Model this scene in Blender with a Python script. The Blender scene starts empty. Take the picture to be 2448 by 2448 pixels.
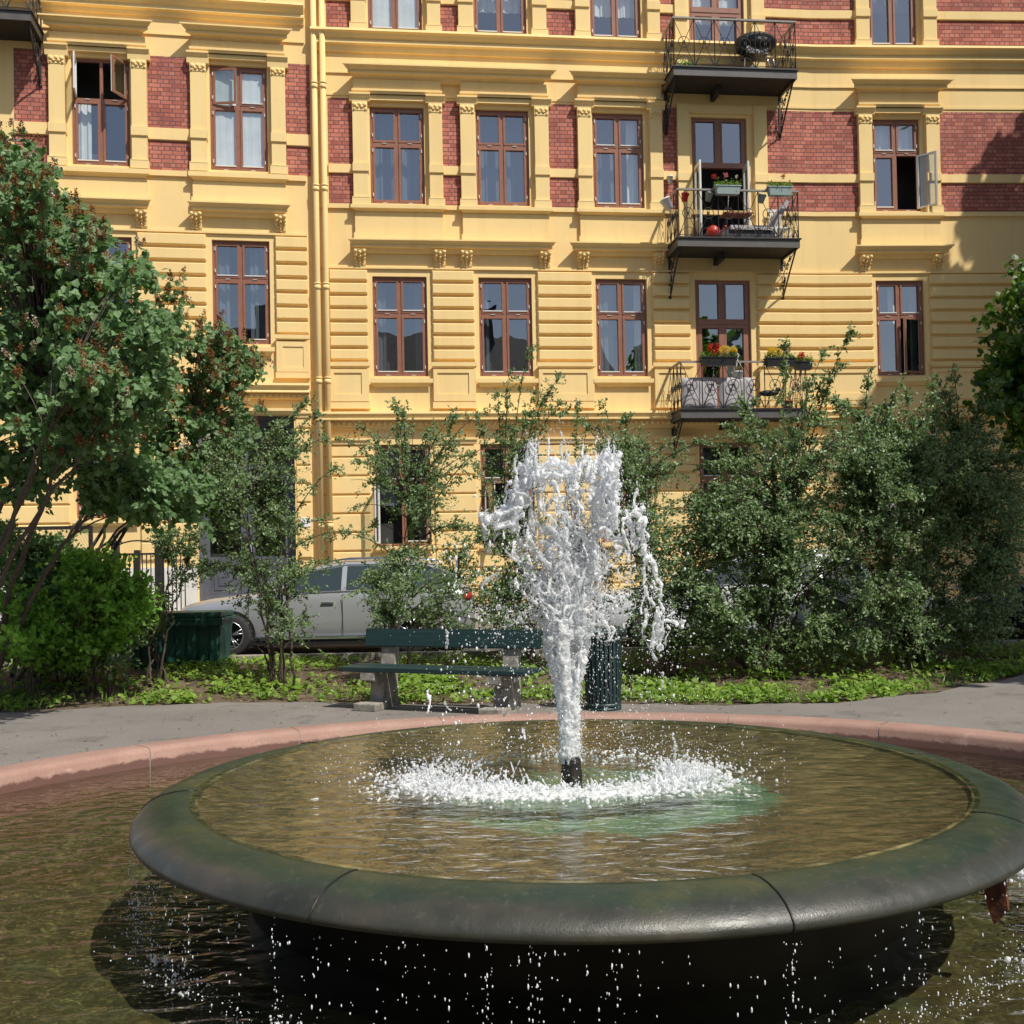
import bpy, bmesh, math, random
import numpy as np
from mathutils import Vector, Matrix, noise as mnoise
rad = math.radians
random.seed(7); RNG = np.random.default_rng(11)
S = bpy.context.scene
COL = S.collection

# ------------------------------------------------------------ camera
EYE = 1.57
cam_d = bpy.data.cameras.new('camera'); cam = bpy.data.objects.new('camera', cam_d); COL.objects.link(cam)
cam_d.sensor_width = 36; cam_d.lens = 36*2630/2448; cam_d.shift_y = 73.4/2448
cam_d.clip_start = .05; cam_d.clip_end = 2000
CR = Matrix.Rotation(rad(91.0), 3, 'X') @ Matrix.Rotation(rad(-1.1), 3, 'Z')
cam.matrix_world = Matrix.Translation((0, 0, EYE)) @ CR.to_4x4()
S.camera = cam
S.render.resolution_x = 1024; S.render.resolution_y = 1024

# ------------------------------------------------------------ world, sun, exposure
SUN_DIR = Vector((.86, -.907, 1.65)).normalized()          # towards the sun
w = bpy.data.worlds.new('World'); S.world = w; w.use_nodes = True
nt = w.node_tree; nt.nodes.clear()
sky = nt.nodes.new('ShaderNodeTexSky'); sky.sky_type = 'NISHITA'; sky.sun_disc = False
sky.sun_elevation = math.asin(SUN_DIR.z); sky.sun_rotation = math.atan2(SUN_DIR.x, SUN_DIR.y)
sky.air_density = 1.0; sky.dust_density = 1.6; sky.ozone_density = 1.0
bg = nt.nodes.new('ShaderNodeBackground'); bg.inputs[1].default_value = .095
ow = nt.nodes.new('ShaderNodeOutputWorld')
nt.links.new(sky.outputs[0], bg.inputs[0]); nt.links.new(bg.outputs[0], ow.inputs[0])
sd = bpy.data.lights.new('sun', 'SUN'); sd.energy = 4.75; sd.angle = rad(.53); sd.color = (1, .95, .86)
sun = bpy.data.objects.new('sun', sd); COL.objects.link(sun)
sun.rotation_euler = SUN_DIR.to_track_quat('Z', 'Y').to_euler(); sun.location = (30, -30, 50)
S.view_settings.view_transform = 'Standard'; S.view_settings.look = 'None'
S.view_settings.exposure = 0.05; S.view_settings.gamma = 1.0
S.render.engine = 'CYCLES'
S.cycles.transparent_max_bounces = 24; S.cycles.max_bounces = 10; S.cycles.diffuse_bounces = 6

# ------------------------------------------------------------ helpers
def tag(o, label=None, cat=None, group=None, kind=None):
    if label: o['label'] = label
    if cat: o['category'] = cat
    if group: o['group'] = group
    if kind: o['kind'] = kind
    return o
def empty(name, loc=(0, 0, 0), rz=0, **k):
    o = bpy.data.objects.new(name, None); COL.objects.link(o); o.location = loc
    o.rotation_euler = (0, 0, rz); o.empty_display_size = .1
    o['_w'] = 1 if rz == 0 else 0
    return tag(o, **k)
def origin_of(p):
    v = Vector((0, 0, 0))
    while p is not None: v += p.location; p = p.parent
    return v
class MB:
    """collects shapes, links them as one mesh object"""
    def __init__(s): s.v = []; s.f = []; s.m = []; s.uv = {}; s.nv = 0; s.smooth = []
    def add(s, vs, fs, mi=0, sm=False, uvs=None):
        b = len(s.v); s.v.extend([tuple(p) for p in vs])
        for f in fs: s.f.append(tuple(i+b for i in f)); s.m.append(mi); s.smooth.append(sm)
        if uvs:
            for i, t in enumerate(uvs): s.uv[b+i] = t
        return s
    def box(s, x0, x1, y0, y1, z0, z1, mi=0, bev=0.0):
        if bev <= 0:
            vs = [(x, y, z) for x in (x0, x1) for y in (y0, y1) for z in (z0, z1)]
            fs = [(0, 1, 3, 2), (4, 6, 7, 5), (0, 4, 5, 1), (2, 3, 7, 6), (0, 2, 6, 4), (1, 5, 7, 3)]
            return s.add(vs, fs, mi)
        bm = bmesh.new(); bmesh.ops.create_cube(bm, size=1)
        for v in bm.verts: v.co = Vector((x0+(v.co.x+.5)*(x1-x0), y0+(v.co.y+.5)*(y1-y0), z0+(v.co.z+.5)*(z1-z0)))
        bmesh.ops.bevel(bm, geom=bm.edges[:], offset=bev, segments=2, affect='EDGES', profile=.5)
        s.bm(bm, mi); bm.free(); return s
    def bm(s, bm, mi=0, sm=False, mat=None):
        bm.verts.ensure_lookup_table(); bm.verts.index_update()
        vs = [(mat @ v.co if mat else v.co.copy()) for v in bm.verts]
        return s.add(vs, [tuple(v.index for v in f.verts) for f in bm.faces], mi, sm)
    def tube(s, pts, r, n=6, mi=0, cap=True, sm=True):
        pts = [Vector(p) for p in pts]; m = len(pts)
        rs = r if hasattr(r, '__len__') else [r]*m
        vs = []; up = Vector((0, 0, 1))
        t0 = (pts[1]-pts[0]).normalized(); a = t0.cross(up)
        if a.length < 1e-3: a = Vector((1, 0, 0))
        a.normalize()
        for i in range(m):
            t = (pts[min(i+1, m-1)]-pts[max(i-1, 0)])
            if t.length < 1e-9: t = t0
            t.normalize(); a = a-t*a.dot(t)
            if a.length < 1e-4: a = t.orthogonal()
            a.normalize(); b = t.cross(a)
            for k in range(n):
                q = 2*math.pi*k/n; vs.append(pts[i]+(a*math.cos(q)+b*math.sin(q))*rs[i])
        fs = [(i*n+k, i*n+(k+1) % n, (i+1)*n+(k+1) % n, (i+1)*n+k) for i in range(m-1) for k in range(n)]
        if cap: fs += [tuple(range(n-1, -1, -1)), tuple((m-1)*n+k for k in range(n))]
        return s.add(vs, fs, mi, sm)
    def lathe(s, prof, c=(0, 0, 0), n=32, mi=0, sm=True, a0=0, a1=2*math.pi):
        full = abs(a1-a0-2*math.pi) < 1e-6; m = n if full else n+1
        vs = [(c[0]+r*math.cos(a0+(a1-a0)*k/n), c[1]+r*math.sin(a0+(a1-a0)*k/n), c[2]+z) for r, z in prof for k in range(m)]
        fs = []
        for i in range(len(prof)-1):
            for k in range(n):
                k2 = (k+1) % m; fs.append((i*m+k, i*m+k2, (i+1)*m+k2, (i+1)*m+k))
        return s.add(vs, fs, mi, sm)
    def ball(s, c, r, mi=0, sub=1, sc=(1, 1, 1)):
        V, F = ICO[sub]
        return s.add([(c[0]+x*r*sc[0], c[1]+y*r*sc[1], c[2]+z*r*sc[2]) for x, y, z in V], F, mi, True)
    def build(s, name, mats, parent=None, **k):
        me = bpy.data.meshes.new(name)
        o0 = origin_of(parent) if (parent is not None and parent.get('_w', 1)) else Vector((0, 0, 0))
        me.from_pydata([(x-o0.x, y-o0.y, z-o0.z) for x, y, z in s.v], [], s.f)
        for m in (mats if isinstance(mats, (list, tuple)) else [mats]): me.materials.append(m)
        me.polygons.foreach_set('material_index', s.m); me.polygons.foreach_set('use_smooth', s.smooth)
        if s.uv:
            uvl = me.uv_layers.new(name='facade')
            li = np.empty(len(me.loops), dtype=np.int32); me.loops.foreach_get('vertex_index', li)
            arr = np.zeros((len(s.v), 2))
            for i, t in s.uv.items(): arr[i] = t
            uvl.data.foreach_set('uv', arr[li].ravel())
        me.update()
        o = bpy.data.objects.new(name, me); COL.objects.link(o)
        if parent is not None:
            o.parent = parent; o['_w'] = parent.get('_w', 1)
        return tag(o, **k)
def _ico(n):
    bm = bmesh.new(); bmesh.ops.create_icosphere(bm, subdivisions=n, radius=1); bm.verts.index_update()
    r = ([tuple(v.co) for v in bm.verts], [tuple(v.index for v in f.verts) for f in bm.faces]); bm.free(); return r
ICO = {1: _ico(1), 2: _ico(2), 3: _ico(3)}
def np_mesh(name, V, F, mat, parent=None, smooth=False, **k):
    V = np.asarray(V, dtype=np.float32); F = np.asarray(F, dtype=np.int32); q = F.shape[1]
    o0 = origin_of(parent) if (parent is not None and parent.get('_w', 1)) else Vector((0, 0, 0))
    V = V-np.array(o0, dtype=np.float32)
    me = bpy.data.meshes.new(name); me.vertices.add(len(V)); me.vertices.foreach_set('co', V.ravel())
    me.loops.add(F.size); me.loops.foreach_set('vertex_index', F.ravel())
    me.polygons.add(len(F)); me.polygons.foreach_set('loop_start', np.arange(0, F.size, q, dtype=np.int32))
    me.polygons.foreach_set('loop_total', np.full(len(F), q, dtype=np.int32))
    me.polygons.foreach_set('use_smooth', np.full(len(F), smooth))
    me.materials.append(mat); me.update(calc_edges=True); me.validate()
    o = bpy.data.objects.new(name, me); COL.objects.link(o)
    if parent is not None: o.parent = parent; o['_w'] = parent.get('_w', 1)
    return tag(o, **k)
def ray(px, py):           # photo coordinates on a 1932 grid
    d = CR @ Vector(((px*2448/1932-1224)/2630, -(py*2448/1932-1224-73.4)/2630, -1)); return d
def at(px, py, Y):
    d = ray(px, py); s = Y/d.y; return Vector((d.x*s, Y, EYE+d.z*s))

# ------------------------------------------------------------ materials
def mat(name, col=(.5, .5, .5), rough=.6, metal=0, spec=.5, **k):
    m = bpy.data.materials.new(name); m.use_nodes = True; b = m.node_tree.nodes['Principled BSDF']
    b.inputs['Base Color'].default_value = (*col, 1); b.inputs['Roughness'].default_value = rough
    b.inputs['Metallic'].default_value = metal; b.inputs['Specular IOR Level'].default_value = spec
    for a, v in k.items(): b.inputs[a.replace('_', ' ')].default_value = v
    return m
def N(m, t, **k):
    n = m.node_tree.nodes.new(t)
    for a, v in k.items(): setattr(n, a, v)
    return n
def L(m, a, b): m.node_tree.links.new(a, b)
def bsdf(m): return m.node_tree.nodes['Principled BSDF']
def coords(m, kind='Object', sc=None):
    t = N(m, 'ShaderNodeTexCoord'); o = t.outputs[kind]
    if sc is not None:
        mp = N(m, 'ShaderNodeMapping'); mp.inputs['Scale'].default_value = sc if hasattr(sc, '__len__') else (sc,)*3
        L(m, o, mp.inputs[0]); o = mp.outputs[0]
    return o
def noise(m, vec, scale, detail=4, rough=.55, dist=0):
    n = N(m, 'ShaderNodeTexNoise'); n.inputs['Scale'].default_value = scale; n.inputs['Detail'].default_value = detail
    n.inputs['Roughness'].default_value = rough; n.inputs['Distortion'].default_value = dist
    L(m, vec, n.inputs['Vector']); return n.outputs['Fac']
def ramp(m, fac, stops, interp='LINEAR'):
    r = N(m, 'ShaderNodeValToRGB'); e = r.color_ramp.elements; r.color_ramp.interpolation = interp
    while len(e) < len(stops): e.new(.5)
    for q, (p, c) in zip(e, stops):
        q.position = p; q.color = (*c, 1) if hasattr(c, '__len__') else (c, c, c, 1)
    L(m, fac, r.inputs[0]); return r.outputs[0]
def mix(m, fac, a, b, bt='MIX'):
    x = N(m, 'ShaderNodeMix', data_type='RGBA', blend_type=bt)
    for s, v in ((0, fac), (6, a), (7, b)):
        if hasattr(v, 'links'): L(m, v, x.inputs[s])
        elif s == 0: x.inputs[0].default_value = v
        else: x.inputs[s].default_value = (*v, 1) if hasattr(v, '__len__') else (v, v, v, 1)
    return x.outputs[2]
def bump(m, h, st=.3, dist=.01):
    b = N(m, 'ShaderNodeBump'); b.inputs['Strength'].default_value = st; b.inputs['Distance'].default_value = dist
    L(m, h, b.inputs['Height']); L(m, b.outputs[0], bsdf(m).inputs['Normal']); return b.outputs[0]
def varied(name, c1, c2, scale=3, rough=.7, bs=0, bscale=60, bd=.005, detail=5, lo=.3, hi=.7, **k):
    m = mat(name, c1, rough, **k); v = coords(m)
    L(m, ramp(m, noise(m, v, scale, detail), [(lo, c1), (hi, c2)]), bsdf(m).inputs['Base Color'])
    if bs: bump(m, noise(m, v, bscale, 3), bs, bd)
    return m

def stucco(name, c):
    m = mat(name, c, .82, spec=.3); v = coords(m)
    big = noise(m, v, .55, 5, .6); fine = noise(m, v, 7, 5, .65)
    a = mix(m, ramp(m, big, [(.35, 0), (.7, 1)]), tuple(x*.955 for x in c), tuple(min(1, x*1.02) for x in c))
    mp = N(m, 'ShaderNodeMapping'); mp.inputs['Scale'].default_value = (2.2, 2.2, .25); L(m, v, mp.inputs[0])
    st = noise(m, mp.outputs[0], 1.6, 6, .6)
    b = mix(m, ramp(m, st, [(.50, 0), (.74, .42)]), a, (c[0]*.86, c[1]*.78, c[2]*.66))
    d = mix(m, ramp(m, fine, [(.6, 0), (.82, .25)]), b, (c[0]*.9, c[1]*.88, c[2]*.8))
    L(m, d, bsdf(m).inputs['Base Color'])
    h = mix(m, .5, noise(m, v, 2.2, 3), noise(m, v, 45, 3)); bump(m, h, .35, .012); return m
M = {}
M['stucco'] = stucco('yellow_stucco', (.85, .625, .285))
M['stucco2'] = stucco('yellow_stucco_light', (.86, .64, .295))
def brick_mat():
    m = mat('red_brick', (.35, .1, .06), .85, spec=.25)
    t = N(m, 'ShaderNodeTexCoord'); uv = t.outputs['UV']
    sc = N(m, 'ShaderNodeVectorMath', operation='ADD'); 
    nz = N(m, 'ShaderNodeTexNoise'); nz.inputs['Scale'].default_value = 9; L(m, uv, nz.inputs['Vector'])
    ms = N(m, 'ShaderNodeVectorMath', operation='MULTIPLY_ADD'); ms.inputs[1].default_value = (.018, .018, 0); ms.inputs[2].default_value = (-.009, -.009, 0)
    L(m, nz.outputs['Color'], ms.inputs[0]); L(m, uv, sc.inputs[0]); L(m, ms.outputs[0], sc.inputs[1])
    b = N(m, 'ShaderNodeTexBrick'); b.offset = .5; b.squash = .5; b.squash_frequency = 2; b.offset_frequency = 2
    L(m, sc.outputs[0], b.inputs['Vector'])
    b.inputs['Scale'].default_value = 1; b.inputs['Brick Width'].default_value = .245; b.inputs['Row Height'].default_value = .0925
    b.inputs['Mortar Size'].default_value = .0082; b.inputs['Mortar Smooth'].default_value = .25
    b.inputs['Color1'].default_value = (.57, .21, .145, 1); b.inputs['Color2'].default_value = (.34, .098, .070, 1)
    b.inputs['Mortar'].default_value = (.13, .080, .080, 1); b.inputs['Bias'].default_value = 0
    n1 = noise(m, uv, 5.5, 4, .6); n2 = noise(m, uv, 1.1, 4)
    c = mix(m, ramp(m, n1, [(.52, 0), (.7, .55)]), b.outputs['Color'], (.56, .26, .21))
    c = mix(m, ramp(m, n2, [(.35, .5), (.55, 0)]), c, (.25, .085, .075))
    inv = ramp(m, b.outputs['Fac'], [(0, 0), (1, 1)])
    c = mix(m, inv, c, b.inputs['Mortar'].default_value[:3])
    L(m, c, bsdf(m).inputs['Base Color'])
    h = mix(m, .25, ramp(m, b.outputs['Fac'], [(0, 1), (1, 0)]), noise(m, uv, 60, 3)); bump(m, h, .8, .012)
    return m
M['brick'] = brick_mat()
M['frame'] = varied('brown_window_paint', (.235, .098, .060), (.29, .125, .078), 6, .45, .15, 90, .002)
M['whitepaint'] = varied('white_paint', (.66, .66, .62), (.74, .74, .7), 5, .4)
M['metalstrip'] = mat('grey_strip', (.62, .62, .60), .4)
def front_only(nt, fac, back):
    g = nt.nodes.new('ShaderNodeNewGeometry'); x = nt.nodes.new('ShaderNodeMix'); x.data_type = 'FLOAT'
    nt.links.new(g.outputs['Backfacing'], x.inputs[0]); nt.links.new(fac, x.inputs[2]); x.inputs[3].default_value = back; return x.outputs[0]
def glass_mat(name='window_glass', ior=2.6, add=.10):
    m = bpy.data.materials.new(name); m.use_nodes = True; nt = m.node_tree; nt.nodes.clear()
    o = nt.nodes.new('ShaderNodeOutputMaterial'); mx = nt.nodes.new('ShaderNodeMixShader')
    tr = nt.nodes.new('ShaderNodeBsdfTransparent'); tr.inputs[0].default_value = (.92, .95, .94, 1)
    gl = nt.nodes.new('ShaderNodeBsdfGlossy'); gl.inputs['Roughness'].default_value = .0; gl.inputs['Color'].default_value = (.93, .96, 1, 1)
    fr = nt.nodes.new('ShaderNodeFresnel'); fr.inputs[0].default_value = ior
    tc = nt.nodes.new('ShaderNodeTexCoord'); nz = nt.nodes.new('ShaderNodeTexNoise'); nz.inputs['Scale'].default_value = 1.3; nz.inputs['Detail'].default_value = 1
    bp = nt.nodes.new('ShaderNodeBump'); bp.inputs['Strength'].default_value = .25; bp.inputs['Distance'].default_value = .02
    nt.links.new(tc.outputs['Object'], nz.inputs['Vector']); nt.links.new(nz.outputs['Fac'], bp.inputs['Height']); nt.links.new(bp.outputs[0], gl.inputs['Normal'])
    ad = nt.nodes.new('ShaderNodeMath'); ad.operation = 'ADD'; ad.inputs[1].default_value = add
    nt.links.new(fr.outputs[0], ad.inputs[0]); nt.links.new(front_only(nt, ad.outputs[0], .22), mx.inputs[0])
    nt.links.new(tr.outputs[0], mx.inputs[1]); nt.links.new(gl.outputs[0], mx.inputs[2]); nt.links.new(mx.outputs[0], o.inputs[0])
    return m
M['glass'] = glass_mat(); M['clearglass'] = glass_mat('open_sash_glass', 1.5, .04)
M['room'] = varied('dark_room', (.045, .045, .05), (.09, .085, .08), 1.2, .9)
def cloth_mat(name, c, tr=.35):
    m = mat(name, c, .85, spec=.2); nt = m.node_tree; o = nt.nodes['Material Output']
    t = N(m, 'ShaderNodeBsdfTranslucent'); t.inputs[0].default_value = (*c, 1); x = N(m, 'ShaderNodeMixShader'); x.inputs[0].default_value = tr
    v = coords(m); L(m, mix(m, ramp(m, noise(m, v, 4, 4), [(.3, 0), (.7, 1)]), tuple(q*.85 for q in c), c), bsdf(m).inputs['Base Color'])
    L(m, bsdf(m).outputs[0], x.inputs[1]); L(m, t.outputs[0], x.inputs[2]); L(m, x.outputs[0], o.inputs[0]); return m
M['curtain'] = cloth_mat('white_curtain', (.86, .90, .90), .12)
M['curtainB'] = cloth_mat('sheer_curtain', (.20, .23, .27))
M['iron'] = varied('black_iron', (.016, .015, .015), (.032, .028, .025), 20, .5, .2, 120, .002)
M['ironlight'] = varied('grey_rail', (.20, .185, .165), (.27, .25, .23), 14, .45)
M['fascia'] = varied('grey_fascia', (.075, .070, .068), (.105, .098, .094), 5, .55)
M['deck'] = varied('deck_underside', (.022, .019, .016), (.035, .03, .026), 5, .8)
M['egg'] = stucco('shaded_ornament', (.66, .41, .14))
M['greydoor'] = varied('grey_door_paint', (.075, .082, .105), (.10, .108, .132), 4, .45, .2, 40, .003)
M['plinth'] = varied('white_plinth', (.62, .60, .55), (.72, .70, .66), 3, .8, .2, 30)
M['concrete'] = varied('bench_concrete', (.20, .18, .15), (.36, .33, .28), 14, .9, .7, 110, .006, lo=.35, hi=.62)
M['benchwood'] = None
def greenwood():
    m = mat('green_painted_wood', (.012, .045, .042), .5); v = coords(m, 'Object', (1.2, 18, 18))
    n = noise(m, v, 2.5, 6, .6); v2 = coords(m)
    c = ramp(m, n, [(.3, (.007, .024, .024)), (.6, (.012, .038, .036)), (.8, (.028, .060, .054))])
    c = mix(m, ramp(m, noise(m, v2, 16, 4, .7), [(.66, 0), (.74, .5)]), c, (.12, .13, .11))
    L(m, c, bsdf(m).inputs['Base Color']); bump(m, n, .5, .004); return m
M['benchwood'] = greenwood()
M['binpaint'] = varied('dark_green_metal', (.010, .028, .030), (.02, .045, .045), 9, .45, .15, 80, .002)
M['plastic'] = varied('green_plastic', (.012, .062, .048), (.022, .092, .070), 3, .5, .25, 25, .004)

LEAFK = dict(bright_green_leaf=1.45, ground_leaf=1.15, faded_flower=1.25, white_flower=1, dry_leaf=1, red_petal=1, yellow_petal=1, pink_petal=1, maple_leaf=1.1)
def leafmat(name, c1, c2, c3, tr=.45, rough=.42, spec=.4):
    c1, c2, c3 = [tuple(x*LEAFK.get(name, 1.4) for x in c) for c in (c1, c2, c3)]; m = mat(name, c1, rough, spec=spec); g = N(m, 'ShaderNodeNewGeometry')
    c = ramp(m, g.outputs['Random Per Island'], [(0, c1), (.45, c2), (.9, c3), (1, tuple(min(1, x*1.3) for x in c3))])
    v = coords(m); c = mix(m, ramp(m, noise(m, v, 1.3, 3), [(.3, .25), (.6, 0)]), c, tuple(x*.7 for x in c1))
    L(m, c, bsdf(m).inputs['Base Color'])
    t = N(m, 'ShaderNodeBsdfTranslucent'); x = N(m, 'ShaderNodeMixShader'); x.inputs[0].default_value = tr
    cc = mix(m, 1, c, (1.25, 1.35, .55), 'MULTIPLY'); L(m, cc, t.inputs[0])
    L(m, bsdf(m).outputs[0], x.inputs[1]); L(m, t.outputs[0], x.inputs[2]); L(m, x.outputs[0], m.node_tree.nodes['Material Output'].inputs[0]); return m
M['lilac'] = leafmat('lilac_leaf', (.066, .128, .045), (.102, .178, .072), (.158, .238, .115), .40, .48, .35)
M['coton'] = leafmat('small_shrub_leaf', (.062, .115, .038), (.100, .160, .062), (.165, .225, .105), .35, .45, .5)
M['coton2'] = leafmat('grey_green_shrub_leaf', (.056, .110, .036), (.094, .155, .056), (.160, .215, .095), .33, .42, .6)
M['bright'] = leafmat('bright_green_leaf', (.085, .185, .024), (.14, .27, .038), (.20, .35, .07), .5, .45, .3)
M['maple'] = leafmat('maple_leaf', (.040, .090, .014), (.065, .14, .022), (.11, .21, .03), .45)
M['cover'] = leafmat('ground_leaf', (.10, .18, .022), (.17, .28, .038), (.26, .37, .07), .4, .5, .3)
M['grassy'] = leafmat('grass_blade', (.06, .13, .015), (.10, .20, .03), (.20, .26, .07), .4, .5, .3)
M['brownflower'] = leafmat('faded_flower', (.10, .035, .015), (.17, .07, .028), (.26, .13, .06), .25, .8, .2)
M['whiteflower'] = leafmat('white_flower', (.50, .46, .42), (.62, .58, .55), (.75, .72, .70), .3, .8, .2)
M['litter'] = leafmat('dry_leaf', (.12, .07, .03), (.20, .13, .07), (.34, .25, .14), .15, .8, .2)
M['bark'] = varied('grey_brown_bark', (.055, .042, .03), (.13, .10, .075), 20, .9, .7, 60, .01)
M['darkbark'] = varied('dark_twig', (.035, .024, .018), (.085, .06, .042), 20, .85, .5, 60, .006)

# ------------------------------------------------------------ facade coordinates: u along the wall, z up, d out of it
TH = [rad(9.8), rad(6.6), rad(3.2)]; UB = (-4.349687, 7.347409)
OB = [(-4.32086094, 24.50005933), (0., 25.), (7.29871581, 25.84449023)]; U0 = (UB[0], 0., UB[1])
def seg(u): return 0 if u < UB[0] else (1 if u <= UB[1] else 2)
def P(u, z, d=0.0, k=None):
    k = seg(u) if k is None else k; t = TH[k]; s = u-U0[k]
    return Vector((OB[k][0]+s*math.cos(t)+d*math.sin(t), OB[k][1]+s*math.sin(t)-d*math.cos(t), z))
def spans(u0, u1):
    e = [u0]+[b for b in UB if u0+1e-4 < b < u1-1e-4]+[u1]
    return [(a, b, seg((a+b)/2)) for a, b in zip(e[:-1], e[1:])]
class FB(MB):
    def fquad(s, pts, k=None, mi=0, sm=False):
        if k is None: k = seg(sum(p[0] for p in pts)/len(pts))
        return s.add([P(u, z, d, k) for u, z, d in pts], [tuple(range(len(pts)))], mi, sm, [(u, z) for u, z, d in pts])
    def fbox(s, u0, u1, z0, z1, d0, d1, mi=0):
        for a, b, k in spans(u0, u1):
            c = [(u, z, d) for u in (a, b) for z in (z0, z1) for d in (d0, d1)]
            s.add([P(*q, k) for q in c], [(0, 1, 3, 2), (4, 6, 7, 5), (0, 4, 5, 1), (2, 3, 7, 6), (0, 2, 6, 4), (1, 5, 7, 3)], mi, False, [(q[0], q[1]) for q in c])
        return s
    def block(s, u0, u1, z0, z1, d, b=.022, mi=0):
        for a, e, k in spans(u0, u1):
            bl = b if a == u0 else 0; br = b if e == u1 else 0
            r = []
            for (i, dd) in ((0, -.01), (0, d*.35), (.45, d*.8), (1, d)):
                r += [(a+bl*i, z0+b*i, dd), (e-br*i, z0+b*i, dd), (e-br*i, z1-b*i, dd), (a+bl*i, z1-b*i, dd)]
            fs = [(j*4+q, j*4+(q+1) % 4, (j+1)*4+(q+1) % 4, (j+1)*4+q) for j in range(3) for q in range(4)]+[(12, 13, 14, 15)]
            s.add([P(*q, k) for q in r], fs, mi, False, [(q[0], q[1]) for q in r])
        return s
    def mould(s, u0, u1, prof, mi=0, mitre=True):
        """prof: (z, d) from the wall at the top, out and back to the wall at the bottom"""
        D = max(d for z, d in prof)
        sp = spans(u0, u1)
        for a, e, k in sp:
            r = []
            for z, d in prof:
                q = min(D-d, D) if mitre else 0
                r.append((a+(q if a == u0 else 0), z, d)); r.append((e-(q if e == u1 else 0), z, d))
            n = len(prof); fs = [(2*i, 2*i+1, 2*i+3, 2*i+2) for i in range(n-1)]
            fs += [tuple(2*i for i in range(n-1, -1, -1)), tuple(2*i+1 for i in range(n))]
            s.add([P(*q, k) for q in r], fs, mi, False, [(q[0], q[1]) for q in r])
        return s
    def fball(s, u, z, d, r, sc=(1, 1, 1), sub=1, mi=0):
        return s.ball(P(u, z, d), r, mi, sub, sc)
    def bars(s, org, ang, side, x0, x1, z0, z1, t0, t1, mi=0):
        """a bar in a leaf hinged at (u,d)=org and swung out by ang; side +1: leaf runs to +u"""
        k = seg(org[0]); ca, sa = math.cos(ang), math.sin(ang)
        def q(x, z, t):
            return P(org[0]+side*(x*ca+t*sa), z, org[1]+x*sa-t*ca, k)
        c = [q(x, z, t) for x in (x0, x1) for z in (z0, z1) for t in (t0, t1)]
        return s.add(c, [(0, 1, 3, 2), (4, 6, 7, 5), (0, 4, 5, 1), (2, 3, 7, 6), (0, 2, 6, 4), (1, 5, 7, 3)], mi)

def wall_sheet(b, u0, u1, z0, z1, holes, recess=.16, extra_u=(), d=0.0):
    us = sorted(set([u0, u1]+[x for h in holes for x in h[:2]]+[x for x in UB if u0 < x < u1]+list(extra_u)))
    zs = sorted(set([z0, z1]+[x for h in holes for x in h[2:4]]))
    us = [x for x in us if u0 <= x <= u1]
    for a, e in zip(us[:-1], us[1:]):
        for p, q in zip(zs[:-1], zs[1:]):
            cu, cz = (a+e)/2, (p+q)/2
            if any(h[0] < cu < h[1] and h[2] < cz < h[3] for h in holes): continue
            b.fquad([(a, p, d), (e, p, d), (e, q, d), (a, q, d)], seg(cu))
    for h in holes:
        k = seg((h[0]+h[1])/2); A, B, C, D = h[:4]; r = -recess
        for pts in (((A, C, d), (A, D, d), (A, D, r), (A, C, r)), ((B, D, d), (B, C, d), (B, C, r), (B, D, r)),
                    ((A, D, d), (B, D, d), (B, D, r), (A, D, r)), ((B, C, d), (A, C, d), (A, C, r), (B, C, r))):
            b.fquad(list(pts), k)

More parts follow.
